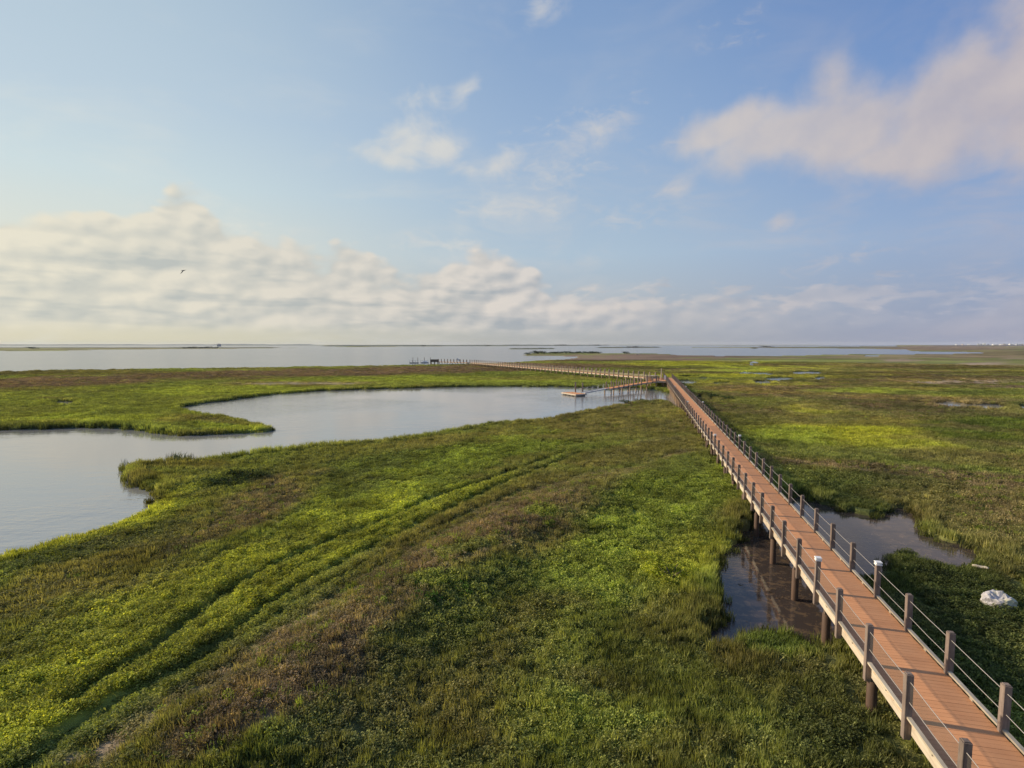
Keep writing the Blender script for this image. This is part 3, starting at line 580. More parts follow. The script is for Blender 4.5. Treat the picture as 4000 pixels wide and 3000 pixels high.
def proto_grass(seed, n=46):
    rs = random.Random(seed); mb = MB()
    for i in range(n):
        r = math.sqrt(rs.random()) * 0.9; th = rs.random() * 6.283
        b = Vector((r * math.cos(th), r * math.sin(th), 0)); ph = rs.random() * 6.283; h = rs.uniform(0.45, 1.0)
        ln = Vector((math.cos(ph), math.sin(ph), 0)) * rs.uniform(0.1, 0.6); s_ = Vector((-math.sin(ph + 1), math.cos(ph + 1), 0)) * rs.uniform(0.035, 0.06)
        m1 = b + ln * 0.3 + Vector((0, 0, h * 0.6)); tp = b + ln + Vector((0, 0, h))
        n0 = len(mb.v); mb.v += [b - s_, b + s_, m1 + s_ * 0.8, m1 - s_ * 0.8, tp]
        mb.f += [(n0, n0 + 1, n0 + 2, n0 + 3), (n0 + 3, n0 + 2, n0 + 4)]
    return mb
def proto_weed(seed, n=26):
    rs = random.Random(seed); mb = MB()
    for i in range(n):
        r = math.sqrt(rs.random()) * 0.9; th = rs.random() * 6.283
        b = Vector((r * math.cos(th), r * math.sin(th), 0)); ph = rs.random() * 6.283; h = rs.uniform(0.4, 1.0)
        d = Vector((math.cos(ph) * 0.35, math.sin(ph) * 0.35, 1)).normalized(); s_ = Vector((-math.sin(ph), math.cos(ph), 0)) * 0.028
        tp = b + d * h; n0 = len(mb.v); mb.v += [b - s_, b + s_, tp + s_ * .5, tp - s_ * .5]; mb.f.append((n0, n0 + 1, n0 + 2, n0 + 3))
        for j in range(4):
            q = b + d * h * rs.uniform(0.35, 1.0); a = rs.random() * 6.283; L = rs.uniform(0.10, 0.2)
            e = Vector((math.cos(a), math.sin(a), rs.uniform(-.1, .7))).normalized(); f_ = e.cross(Vector((0, 0, 1))).normalized() * L * 0.3
            mb.quad(q, q + e * L * .5 + f_, q + e * L, q + e * L * .5 - f_)
    return mb
def scatter(name, label, cat, X, Y, Zc, S, H, C, mat, protos):
    n = len(X); me = bpy.data.meshes.new(name); me.vertices.add(n)
    me.vertices.foreach_set('co', np.stack([X, Y, Zc], 1).ravel().astype(np.float32))
    def at_(nm, ty, key, arr): a = me.attributes.new(nm, ty, 'POINT'); a.data.foreach_set(key, arr.ravel())
    at_('tint', 'FLOAT_COLOR', 'color', np.concatenate([C, np.ones((n, 1))], 1).astype(np.float32))
    at_('scl', 'FLOAT_VECTOR', 'vector', np.stack([S, S, H], 1).astype(np.float32))
    rz = np.random.rand(n) * 6.283
    tl = (np.random.rand(n, 2) - 0.5) * 0.25
    at_('rot', 'FLOAT_VECTOR', 'vector', np.stack([tl[:, 0], tl[:, 1], rz], 1).astype(np.float32))
    at_('pick', 'INT', 'value', np.random.randint(0, len(protos), n).astype(np.int32))
    cl = bpy.data.collections.new(name + '_plants')
    for i, mb in enumerate(protos): cl.objects.link(bpy.data.objects.new('plant', mb.mesh('plant', mat)))
    g = bpy.data.node_groups.new(name, 'GeometryNodeTree')
    g.interface.new_socket('Geometry', in_out='INPUT', socket_type='NodeSocketGeometry'); g.interface.new_socket('Geometry', in_out='OUTPUT', socket_type='NodeSocketGeometry')
    N = g.nodes; Lk = g.links; gi = N.new('NodeGroupInput'); go = N.new('NodeGroupOutput')
    ip = N.new('GeometryNodeInstanceOnPoints'); ci = N.new('GeometryNodeCollectionInfo'); ci.inputs[0].default_value = cl
    ci.inputs['Separate Children'].default_value = True; ci.inputs['Reset Children'].default_value = True
    def na_(nm, ty):
        a = N.new('GeometryNodeInputNamedAttribute'); a.data_type = ty; a.inputs[0].default_value = nm; return a.outputs[0]
    Lk.new(gi.outputs[0], ip.inputs['Points']); Lk.new(ci.outputs[0], ip.inputs['Instance']); ip.inputs['Pick Instance'].default_value = True
    Lk.new(na_('pick', 'INT'), ip.inputs['Instance Index']); Lk.new(na_('rot', 'FLOAT_VECTOR'), ip.inputs['Rotation']); Lk.new(na_('scl', 'FLOAT_VECTOR'), ip.inputs['Scale'])
    Lk.new(ip.outputs[0], go.inputs[0])
    me.materials.append(mat)
    ob = link(name, me); md = ob.modifiers.new('plants', 'NODES'); md.node_group = g
    return tag(ob, label, cat, None, 'stuff')

rng = np.random.default_rng(3)
def R_of(D): return 0.125 + 0.0034 * D
NTOT = 300000
# inverse-sample radius with density ~ D / R(D)^2
rg = np.linspace(5.0, 330, 4000); pdf = rg / R_of(rg) ** 2; cdf = np.cumsum(pdf); cdf /= cdf[-1]
D = np.interp(rng.random(NTOT), cdf, rg); A_ = np.radians(rng.uniform(-58, 58, NTOT))
X = D * np.sin(A_); Y = D * np.cos(A_)
wm = is_water(X, Y)
edge = np.zeros(len(X), bool)
for dx, dy in ((0.45, 0), (-0.45, 0), (0, 0.5), (0, -0.5)): edge |= ~is_water(X + dx, Y + dy)
pw = inpoly(X, Y, near_pond) & (fbm(X, Y, 0.9, 3, 161) > 0.50)
tt0 = X * RV.x + Y * RV.y
pw &= ((tt0 > LAT - 3.2) & (tt0 < LAT + 0.6) & (rng.random(len(X)) < 0.55)) | (rng.random(len(X)) < 0.05)
keep = ~wm | pw | (edge & (rng.random(len(X)) < 0.35) & (D < 140)); inw = wm[keep]; pwk = pw[keep]; X, Y, D = X[keep], Y[keep], D[keep]
C, LF = cover(X, Y); Hh = height(X, Y, np.zeros(len(X), bool)); Hh = np.where(inw, -0.02, Hh); C[inw] = C[inw] * 0.55; C[pwk] = np.array([0.085, 0.060, 0.038]); LF[pwk] = -1.0; LF[pwk] = -1
# thinner growth on bare sand, in the ruts and under the boardwalk
tt = X * DV.x + Y * DV.y; ll = X * RV.x + Y * RV.y
under = (ll > LAT - 0.3) & (ll < LAT + WID + 0.2) & (tt < 140)
sandy = C[:, 0] > 0.25
sandy &= (C[:, 2] > 0.13)
rutd = np.minimum(np.minimum(dist_poly(X, Y, rutA), dist_poly(X, Y, rutB)), dist_poly(X, Y, rutC) + 0.1); trd = dist_poly(X, Y, trail)
keep = ~(sandy & (rng.random(len(X)) < 0.9)) & ~(under & (rng.random(len(X)) < 0.6)) & ~((trd < 0.4) & (rng.random(len(X)) < 0.3))
X, Y, D, C, LF, Hh, rutd, trd, under = [q[keep] for q in (X, Y, D, C, LF, Hh, rutd, trd, under)]
n = len(X)
patch = fbm(X, Y, 1.6, 3, 101); big = fbm(X, Y, 5.5, 3, 111)
u = rng.random(n)
brown = (C[:, 0] > C[:, 1] * 1.12)
shore = np.zeros(n, bool)
for dx, dy in ((1.2, 0), (-1.2, 0), (0, 1.6), (0, -1.6)):
    shore |= is_water(X + dx, Y + dy)
kind = np.where(brown, np.where(u < 0.50, 2, np.where(u < 0.65, 1, 0)), np.where(u < LF * 1.15 + (patch - 0.5) * 0.9 + 0.08, 0, 1))
kind = np.where(shore & (u < 0.85), 1, kind)
val = (0.45 + 1.1 * patch) * (0.8 + 0.4 * rng.random(n)) * (0.82 + 0.36 * big)
C = C * val[:, None] * 1.18
yl = rng.random(n) < 0.22; C[yl] *= np.array([1.2, 1.2, 1.1])
gm = (rng.random(n) < np.where(D > 110, 0.05, 0.16)) & brown; C[gm] = np.array([0.20, 0.24, 0.045]) * rng.uniform(0.7, 1.4, gm.sum())[:, None]
dk = rng.random(n) < 0.14; C[dk] *= 0.62
S = R_of(D) * rng.uniform(0.8, 1.35, n)
hgt = np.where(kind == 0, 0.25, np.where(kind == 1, np.where(LF > 0.45, 0.20, 0.34), 0.26)) * rng.uniform(0.6, 1.25, n) * (0.65 + 0.9 * big)
hgt = np.where(shore & (kind == 1), hgt * 1.5, hgt)
hgt = np.where(LF < -0.5, 0.05, hgt)
hgt = hgt * np.where(rutd < 0.34, 0.55, np.where(rutd < 0.9, 1.08, 1.0)) * np.where(trd < 0.6, 0.75, 1.0) * np.where(D > 150, 0.85, 1.0)
tagz = [('leafy_ground_cover', 'bright green leafy ground cover creeping over the marsh', 'ground cover', 'leaf', [proto_leaf(s_) for s_ in (1, 2, 3)]),
        ('marsh_grass', 'green and straw coloured marsh grass growing on the flats', 'grass', 'blade', [proto_grass(s_) for s_ in (4, 5, 6)]),
        ('dry_weeds', 'low brown dry weeds and stems among the grass', 'weeds', 'weed', [proto_weed(s_) for s_ in (7, 8, 9)])]
for kk, (nm, lb, ct, mt, pr) in enumerate(tagz):
    q = kind == kk
    scatter(nm, lb, ct, X[q], Y[q], Hh[q] - 0.03, S[q], hgt[q], C[q], M[mt], pr)

# ------------------------------------------------------------------ boardwalks
def post_mesh(w, h, mat, name='post'):
    bm = bmesh.new(); bmesh.ops.create_cube(bm, size=1)
    for v in bm.verts: v.co = Vector((v.co.x * w, v.co.y * w, (v.co.z + 0.5) * h))
    bmesh.ops.bevel(bm, geom=[e for e in bm.edges if all(v.co.z > h - 0.01 for v in e.verts)], offset=w * 0.14, segments=2, affect='EDGES')
    bmesh.ops.bevel(bm, geom=[e for e in bm.edges if abs(e.verts[0].co.z - e.verts[1].co.z) > h * 0.5], offset=w * 0.06, segments=1, affect='EDGES')
    m_ = bpy.data.meshes.new(name); bm.to_mesh(m_); bm.free(); m_.materials.append(mat); return m_
def boards(p0, p1, wid, parent, name='deck', mat=None, bw=0.145, thick=0.04, over=0.04, loc0=Vector((0, 0, 0))):
    d = (p1 - p0); L = d.length; d.normalize(); up = Vector((0, 0, 1)); s_ = d.cross(up).normalized(); mb = MB(); n = int(L / bw)
    rs = random.Random(5)
    for i in range(n):
        c_ = p0 + d * ((i + 0.5) * L / n) + Vector((0, 0, -thick / 2 + rs.uniform(-.0015, .0015)))
        mb.box(c_ + s_ * rs.uniform(-0.012, 0.012), (wid + 2 * over, L / n - 0.007, thick), ax=s_, up=(0, 0, 1))
    return mb.build(name, mat or M['deck'], parent)
def walkway(root, p0, p1, wid, sp, first_n=0, cap_every=12, cap_off=3, post_w=0.15, below=0.42, hp=1.08, cables=(0.90, 0.44), sides=(-1, 1), max_posts=100, pile_sp=3.6, pile_r=0.125, mesh_side=None, rails3=False, pile_off=0.0, board_w=0.145, low=-0.9, post_mat=None, curb=True, n_dark=0):
    """p0,p1: centre line at deck level; posts stand on both edges; everything is a child of root (root at the origin)"""
    d = p1 - p0; L = d.length; d = d.normalized(); dh = Vector((d.x, d.y, 0)).normalized(); s_ = Vector((dh.y, -dh.x, 0)); rz = math.atan2(dh.y, dh.x)
    boards(p0, p1, wid - post_w, root, bw=board_w)
    pm = post_mesh(post_w, hp + below, post_mat or M['post'])
    npst = int(L / sp) + 1; extra = MB(); cnt = 0; pls = []
    for i in range(npst):
        for sd_ in sides: pls.append((i, sd_))
    capm = MB(); w2 = post_w / 2
    capm.box((0, 0, 0.02), (post_w + 0.035, post_w + 0.035, 0.04)); capm.box((0, 0, 0.065), (post_w + 0.01, post_w + 0.01, 0.05), taper=0.82); capm.box((0, 0, 0.10), (post_w + 0.05, post_w + 0.05, 0.025), taper=0.9)
    cme = capm.mesh('post_cap', M['white'])
    rs = random.Random(11)
    for i, sd_ in pls:
        c_ = p0 + d * (i * sp) + s_ * (sd_ * wid / 2); jit = rs.uniform(-0.012, 0.012)
        if cnt < max_posts:
            po = link('post', pm, root, (c_.x, c_.y, c_.z - below + jit), (rs.uniform(-.012, .012), rs.uniform(-.012, .012), rz + rs.uniform(-.03, .03))); cnt += 1
            if cap_every and (i + first_n) % cap_every == cap_off: link('post_cap', cme, po, (0, 0, hp + below))
        else: extra.box((c_.x, c_.y, c_.z + (hp - below) / 2 + jit), (post_w, post_w, hp + below), ax=tuple(dh))
    if extra.v:
        o_ = extra.build('post', post_mat or M['post'], root); o_['kind'] = 'stuff'
    for sd_ in sides:
        if curb:
            cb = MB()
            for i in range(npst - 1):
                a = p0 + d * (i * sp + post_w / 2) + s_ * (sd_ * (wid / 2 - 0.01)); b = p0 + d * ((i + 1) * sp - post_w / 2) + s_ * (sd_ * (wid / 2 - 0.01))
                cb.box((a + b) / 2 + Vector((0, 0, 0.085)), ((b - a).length + 0.02, 0.085, 0.05), ax=tuple(d)); 
                cb.box((a + b) / 2 + Vector((0, 0, 0.03)), (0.12, 0.07, 0.058), ax=tuple(d))
            cb.build('curb_rail', M['rail'], root)
        fs = MB(); nseg = max(1, int(L / 4.26))
        for i in range(nseg):
            a = p0 + d * (L * i / nseg + 0.004) + s_ * (sd_ * (wid / 2 - post_w / 2 - 0.02)); b = p0 + d * (L * (i + 1) / nseg - 0.004) + s_ * (sd_ * (wid / 2 - post_w / 2 - 0.02))
            fs.box((a + b) / 2 + Vector((0, 0, -0.043 - 0.13)), ((b - a).length, 0.05, 0.26), ax=tuple(d))
        fs.build('side_beam', M['fascia'], root)
        for h_ in cables:
            cbm = MB()
            for i in range(npst - 1):
                a = p0 + d * (i * sp) + s_ * (sd_ * wid / 2) + Vector((0, 0, h_)); b = a + d * sp; mid = (a + b) / 2 - Vector((0, 0, rs.uniform(0.004, 0.022)))
                if rails3: cbm.box((a + b) / 2, (sp, 0.04, 0.05), ax=tuple(d))
                else: cbm.tube(a, mid, 0.008, seg=5, cap=False); cbm.tube(mid, b, 0.008, seg=5, cap=False)
            cbm.build('cable' if not rails3 else 'rail', M['cable'] if not rails3 else M['rail'], root)
    # piles and cross beams
    n_p = int((L - pile_off) / pile_sp) + 1; pmm = MB(); pmm.tube((0, 0, 0), (0, 0, 1), pile_r * 1.05, pile_r, 12); pme = pmm.mesh('pile', M['pile'], True); pme2 = pmm.mesh('pile', M['dark_pile'], True)
    k_ = 0; extra = MB(); xb = MB(); xb.box((0, 0, 0), (0.14, wid - 0.12, 0.11)); xme = xb.mesh('cross_beam', M['dark_wood'])
    for i in range(n_p):
        c0 = p0 + d * (pile_off + i * pile_sp)
        link('cross_beam', xme, root, (c0.x, c0.y, c0.z - 0.36), (0, 0, rz))
        for sd_ in (-1, 1):
            c_ = c0 + s_ * (sd_ * (wid / 2 - 0.13)); H_ = c_.z - 0.42 - low
            if k_ < 100:
                q = link('pile', pme2 if i < n_dark else pme, root, (c_.x, c_.y, low)); q.scale = (1, 1, H_); k_ += 1
            else: extra.tube((c_.x, c_.y, low), (c_.x, c_.y, low + H_), pile_r, seg=8)
    if extra.v:
        o_ = extra.build('pile', M['pile'], root, smooth=True); o_['kind'] = 'stuff'

def bw(t_, l_, z): return DV * t_ + RV * l_ + Vector((0, 0, z))
root = tag(empty('boardwalk', (0, 0, 0)), 'long straight boardwalk with orange brown decking and grey posts, nearest the camera', 'boardwalk')
tA = T0 - 3 * SP; tB = 140.2
walkway(root, bw(tA, LAT + WID / 2, DECKZ), bw(tB, LAT + WID / 2, DECKZ), WID, SP, first_n=-3 + 12, pile_off=3 * SP + 1.0 * SP, n_dark=20)
# netting between the two cables of the left side
mm, t, o = new_mat('fine_wire_netting')
tr = t.n('ShaderNodeBsdfTransparent'); df = t.n('ShaderNodeBsdfDiffuse'); df.inputs[0].default_value = (0.10, 0.09, 0.08, 1)
geo = t.n('ShaderNodeNewGeometry'); nz = t.noise(geo.outputs['Position'], 4, 3, 0.5)
mx = t.n('ShaderNodeMixShader'); t.l(t.m('MULTIPLY_ADD', nz, 0.08, 0.16), mx.inputs[0]); t.l(tr.outputs[0], mx.inputs[1]); t.l(df.outputs[0], mx.inputs[2]); t.l(mx.outputs[0], o.inputs[0])
nb = MB()
for i in range(24):
    a = bw(tA + i * SP + 0.1, LAT, DECKZ); b = bw(tA + (i + 1) * SP - 0.1, LAT, DECKZ)
    nb.box((a + b) / 2 + Vector((0, 0, 0.67)), ((b - a).length, 0.004, 0.44), ax=tuple(DV))
nb.build('wire_netting', mm, root)

# second boardwalk going to the bay
fw = tag(empty('boardwalk', (0, 0, 0)), 'far narrow boardwalk with pale rails crossing the marsh toward the bay', 'boardwalk')
Pa = bw(137.2, 4.4, 1.62); Pb = full(1843, 1416.5, 1.6); Pc = full(1712, 1412.4, 1.6)
walkway(fw, Pa, Pb, 1.8, 2.13, cap_every=0, cables=(0.55, 0.28), rails3=True, pile_off=1.0, board_w=0.4, post_w=0.22, max_posts=100, curb=False, below=0.45, hp=1.35, post_mat=M['far_post'])
fw2 = tag(empty('boardwalk', (0, 0, 0)), 'short boardwalk on bare piles over the bay edge ending at a walled platform', 'boardwalk')
d_ = (Pc - Pb).normalized()
walkway(fw2, Pb + d_ * 2.2, Pc, 1.8, 2.13, cap_every=0, cables=(0.95,), rails3=False, pile_off=0.5, board_w=0.4, post_w=0.2, curb=False, below=0.3, post_mat=M['dark_wood'], hp=1.3)

# junction platform at the end of the main boardwalk
jp = tag(empty('junction_platform', (0, 0, 0)), 'wide timber platform where the boardwalks meet', 'platform')
mbx = MB()
c0 = bw(133.5, 3.6, DECKZ - 0.03); boards(bw(126.5, 3.7, DECKZ - 0.01), bw(140, 3.7, DECKZ - 0.01), 4.0, jp, bw=0.3)
pm = post_mesh(0.17, 1.5, M['post'])
for (a_, b_) in ((126.6, 1.7), (129, 1.7), (131.3, 1.7), (126.6, 3.6), (133.5, 1.7), (140, 1.7), (140, 3.7), (140, 5.7)):
    q = bw(a_, b_, DECKZ - 0.4); link('post', pm, jp, tuple(q), (0, 0, math.pi / 2 - YAW))
for (a_, b_) in ((127, 1.9), (131, 1.9), (135, 1.9), (139, 1.9), (127, 5.2), (131, 5.2), (135, 5.2)):
    q = bw(a_, b_, -0.9); mb = MB(); mb.tube((0, 0, 0), (0, 0, DECKZ + 0.8), 0.14, seg=10); mb.build('pile', M['pile'], jp, tuple(q))
mb = MB()
for l_ in (1.72, 5.7): mb.box(bw(133.25, l_, DECKZ - 0.2), (13.4, 0.06, 0.26), ax=tuple(DV))
for t__ in (126.5, 140.05): mb.box(bw(t__, 3.7, DECKZ - 0.2), (0.06, 3.9, 0.26), ax=tuple(DV))
mb.build('side_beam', M['fascia'], jp)

# things standing on the platform
def at_full(fx, fy, z): return full(fx, fy, z)
q = at_full(2583.5, 1477, DECKZ); rt = tag(empty('flag_pole', tuple(q)), 'tall thin pale wooden pole on the junction platform', 'pole')
mb = MB(); mb.box((0, 0, 1.15), (0.16, 0.16, 2.3)); mb.box((0, 0, 0.05), (0.3, 0.3, 0.1)); mb.build('shaft', M['rail'], rt)
mb = MB(); mb.box((0, 0, 2.33), (0.22, 0.22, 0.06)); mb.build('cap', M['rail'], rt)
q = at_full(2530, 1486, DECKZ); rt = tag(empty('storage_cabinet', tuple(q), -YAW), 'square tan wooden cabinet beside the shelter on the platform', 'cabinet')
mb = MB(); mb.box((0, 0, 0.46), (1.1, 0.6, 0.86)); mb.build('body', M['tan'], rt)
mb = MB(); mb.box((0, 0, 0.92), (1.18, 0.68, 0.05)); mb.build('lid', M['rail'], rt)
for sx_ in (-0.27, 0.27):
    mb = MB(); mb.box((sx_, -0.312, 0.46), (0.5, 0.02, 0.76)); mb.build('door', M['tan'], rt)
q = at_full(2554, 1487.5, DECKZ); rt = tag(empty('bench_shelter', tuple(q), -YAW), 'low grey framed bench shelter in the middle of the platform', 'shelter')
for sx_ in (-0.68, 0.68):
    for sy_ in (-0.3, 0.3):
        mb = MB(); mb.box((sx_, sy_, 0.58), (0.12, 0.12, 1.16)); mb.build('post', M['post'], rt)
mb = MB(); mb.box((0, 0, 1.19), (1.7, 0.85, 0.06)); mb.build('roof', M['grey'], rt)
mb = MB(); mb.box((0, 0.05, 0.42), (1.3, 0.4, 0.05)); mb.build('seat', M['dark_wood'], rt)
mb = MB(); mb.box((0, 0.30, 0.75), (1.26, 0.05, 0.5)); mb.build('backrest', M['grey'], rt)
q = at_full(2597.5, 1485, DECKZ); rt = tag(empty('information_board', tuple(q), -YAW), 'upright pale grey board at the left edge of the boardwalk end', 'board')
mb = MB(); mb.box((0, 0, 0.62), (0.46, 0.06, 0.95)); mb.build('panel', M['white'], rt)
for sx_ in (-0.2, 0.2):
    mb = MB(); mb.box((sx_, 0.06, 0.55), (0.07, 0.05, 1.1)); mb.build('leg', M['post'], rt)

# trestle down to the small dock
tr_ = tag(empty('dock_trestle', (0, 0, 0)), 'sloping trestle walkway on dark piles leading down over the creek to the floating dock', 'walkway')
Ta = bw(127.5, 3.4, 1.60); Tm = full(2478, 1499, 1.32); Tb = full(2372, 1517, 1.05)
walkway(tr_, Ta, Tm, 1.7, 2.13, cap_every=0, cables=(0.9,), pile_off=0.6, board_w=0.3, post_w=0.18, curb=False, below=0.3)
walkway(tr_, Tm, Tb, 1.7, 2.13, cap_every=0, cables=(0.9,), pile_off=0.6, board_w=0.3, post_w=0.2, curb=False, below=0.35, hp=1.25)
# gangway
Ga = full(2371, 1517, 1.02); Gb = full(2276, 1535.5, 0.52)
gw_ = tag(empty('gangway', (0, 0, 0)), 'pale metal gangway ramp with short posts from the trestle to the floating dock', 'gangway')
d_ = (Gb - Ga); L_ = d_.length; d_.normalize(); s_ = d_.cross(Vector((0, 0, 1))).normalized()
mb = MB(); mb.box((Ga + Gb) / 2, (L_, 1.1, 0.06), ax=tuple(d_)); mb.build('ramp_deck', M['metal'], gw_)
for q_ in (-1, 1):
    mb = MB(); mb.box((Ga + Gb) / 2 + s_ * (0.57 * q_) + Vector((0, 0, 0.02)), (L_, 0.06, 0.22), ax=tuple(d_)); mb.build('side_beam', M['metal'], gw_)
    for i in range(5):
        c_ = Ga + d_ * (0.3 + i * (L_ - 0.6) / 4) + s_ * (0.58 * q_)
        mb = MB(); mb.box((0, 0, 0.45), (0.07, 0.07, 0.9)); mb.build('stanchion', M['metal'], gw_, tuple(c_))
    mb = MB(); mb.tube(Ga + s_ * (0.58 * q_) + Vector((0, 0, 0.88)), Gb + s_ * (0.58 * q_) + Vector((0, 0, 0.88)), 0.02, seg=6); mb.build('handrail', M['cable'], gw_)
# floating dock
fd_c = (9.8 + 14.2) / 2, (107.4 + 104.1) / 2
ddir = Vector((0.459, -0.888, 0)); fr = tag(empty('floating_dock', (12.0, 105.75, 0), math.atan2(ddir.y, ddir.x)), 'square floating dock with pale timber edge and red brown top below the gangway', 'dock')
mb = MB()
for i in range(34): mb.box((-2.45 + 4.9 / 34 * (i + 0.5), 0, 0.40), (4.9 / 34 - 0.01, 2.4, 0.05))
mb.build('deck', M['deck'], fr)
mb = MB(); mb.box((0, -1.24, 0.30), (5.06, 0.06, 0.24)); mb.box((0, 1.24, 0.30), (5.06, 0.06, 0.24)); mb.box((-2.5, 0, 0.30), (0.06, 2.42, 0.24)); mb.box((2.5, 0, 0.30), (0.06, 2.42, 0.24)); mb.build('edge_board', M['fascia'], fr)
for fx_ in (-1.9, -0.63, 0.63, 1.9):
    mb = MB(); mb.box((fx_, 0, 0.05), (0.8, 2.1, 0.30)); mb.build('float', M['float'], fr)
mb = MB()
for e_ in (-0.25, 0.25): mb.tube((1.4, 1.1 + 0, 0.42), (1.4, 1.1, 0.42), .01)
mb = MB()
for e_ in (-0.22, 0.22): mb.tube((0.6 + e_, 1.05, 0.42), (0.6 + e_, 1.05, 1.35), 0.025, seg=6); mb.tube((0.6 + e_, 1.05, 1.35), (0.6 + e_, 1.4, 1.1), 0.025, seg=6)
mb.build('ladder_rail', M['metal'], fr)
for i, (fx, fy, top_) in enumerate(((2248, 1540.5, 2.45), (2275.5, 1541.5, 2.35))):
    q = full(fx, fy, 0); mb = MB(); mb.box((0, 0, (top_ - 0.8) / 2), (0.24, 0.24, top_ + 0.8))
    tag(mb.build('mooring_pile', M['post'], None, (q.x, q.y + 1.0 * (i * 0), 0)), ['tall grey mooring pile at the back corner of the floating dock', 'tall grey mooring pile next to the foot of the gangway'][i], 'pile', 'mooring piles of the small floating dock')

# far pier: walled platform, floating docks, piles
c_ = (full(1683, 1413, 1.6) + full(1712, 1413, 1.6)) / 2
pf = tag(empty('viewing_platform', (c_.x, c_.y, 0)), 'dark timber platform with solid walls on piles at the end of the far boardwalk', 'platform')
mb = MB(); mb.box((0, 0, 1.55), (3.7, 3.0, 0.10)); mb.build('floor', M['dark_wood'], pf)
for (x_, y_, dx, dy) in ((0, -1.5, 3.7, 0.08), (0, 1.5, 3.7, 0.08), (-1.82, 0, 0.08, 2.9)):
    mb = MB(); mb.box((x_, y_, 2.12), (dx, dy, 1.02)); mb.build('wall', M['dark_wood'], pf)
mb = MB()
for (x_, y_) in ((0, -1.5), (0, 1.5)): mb.box((x_, y_, 2.67), (3.8, 0.16, 0.07))
mb.build('top_rail', M['rail'], pf)
for x_ in (-1.6, 0, 1.6):
    for y_ in (-1.2, 1.2):
        mb = MB(); mb.tube((0, 0, -0.9), (0, 0, 1.5), 0.14, seg=8); mb.build('pile', M['dark_wood'], pf, (x_, y_, 0))
for i, (fx, fy, wl, lb) in enumerate(((1617, 1418.5, 4.6, 'leftmost floating boat lift of the far pier with low grey rails'), (1658, 1417.5, 4.2, 'second floating boat lift of the far pier, nearer the walled platform'))):
    q = full(fx, fy, 0.0); rt = tag(empty('floating_lift', (q.x, q.y, 0)), lb, 'dock', 'floating docks at the far pier')
    mb = MB(); mb.box((0.1, 0, 0.32), (wl, 2.2, 0.22)); mb.build('pontoon', M['grey'] if i == 0 else M['white'], rt)
    mb = MB(); mb.box((0.1, 0, 0.10), (wl - 0.3, 1.9, 0.22)); mb.build('float', M['float'], rt)
    for x_ in ((-2.1, -0.6, 0.9, 2.2) if i == 0 else (-1.9, 0.2, 2.0)):
        mb = MB(); mb.box((0, 0, 0.9), (0.12, 0.12, 0.95)); mb.build('stanchion', M['grey'], rt, (x_, -0.95, 0))
    mb = MB(); mb.box((0.0, -0.95, 1.32), (wl - 0.4, 0.1, 0.09)); mb.build('rail', M['metal'], rt)
    if i == 1:
        mb = MB(); mb.box((0.1, 0.2, 0.75), (2.6, 1.3, 0.55), taper=0.8); mb.build('cover', M['white'], rt)
for i, fx in enumerate((1611.3, 1630.7, 1656.6, 1680)):
    q = full(fx, 1417, 0.0); mb = MB(); mb.tube((0, 0, -0.8), (0, 0, 2.85), 0.14, 0.12, seg=8)
    tag(mb.build('mooring_pile', M['dark_wood'], None, (q.x, q.y + 1.2, 0), smooth=True), ['leftmost mooring pile of the far pier, above the rails', 'mooring pile at the right end of the leftmost lift', 'mooring pile behind the white covered lift', 'slim mooring pile beside the walled platform'][i], 'pile', 'mooring piles at the far pier')
q = full(1790.5, 1411.5, 1.65); rt = tag(empty('slanted_sign', (q.x, q.y, q.z)), 'bright white slanted panel leaning over the far boardwalk', 'panel')
mb = MB(); mb.box((0, 0, 0.75), (1.9, 0.06, 0.75), ax=(0.86, 0, -0.5)); mb.build('panel', M['white'], rt)
for x_ in (-0.6, 0.6):
    mb = MB(); mb.box((x_, 0.1, 0.35), (0.09, 0.09, 0.8)); mb.build('leg', M['post'], rt)

# ------------------------------------------------------------------ litter and driftwood
def wnoise(v, s_, seed): return float(fbm(np.array([v[0] + 31.1]), np.array([v[1] + v[2] * 1.7 + 7.7]), s_, 3, seed)[0])
def ground_z(x, y): return float(height(np.array([x]), np.array([y]), np.zeros(1, bool))[0])
q = full(3902, 2355, 0.35); gz0 = ground_z(q.x, q.y)
bm = bmesh.new(); bmesh.ops.create_icosphere(bm, subdivisions=4, radius=1)
for v in bm.verts:
    p_ = v.co.copy()
    r_ = 1 + 0.40 * (wnoise(p_ * 1.0, 0.8, 3) - 0.5) + 0.26 * (wnoise(p_ * 2.0, 0.45, 9) - 0.5) + 0.22 * abs(wnoise(p_ * 3.0, 0.35, 15) - 0.5)
    x_, y_, z_ = p_ * r_
    v.co = Vector((x_ * 0.50, y_ * 0.32, max(z_, -0.35) * 0.42 * (1 - 0.2 * x_)))
    dent = math.exp(-((x_ + 0.15) ** 2 + (y_ + 0.5) ** 2) / 0.25); v.co.z -= 0.22 * dent
m_ = bpy.data.meshes.new('foam_bag'); bm.to_mesh(m_); bm.free()
mbag, t, o = new_mat('white_plastic_sheet'); tcn = t.n('ShaderNodeTexCoord'); g = t.noise(tcn.outputs['Object'], 2.5, 4, 0.6); g2 = t.noise(tcn.outputs['Object'], 9, 5, 0.6, 1.5)
pr_ = t.n('ShaderNodeBsdfPrincipled'); t.l(t.mix(t.sstep(g, 0.45, 0.65), (0.44, 0.42, 0.44, 1), (0.42, 0.40, 0.24, 1)), pr_.inputs['Base Color']); pr_.inputs['Roughness'].default_value = 0.45
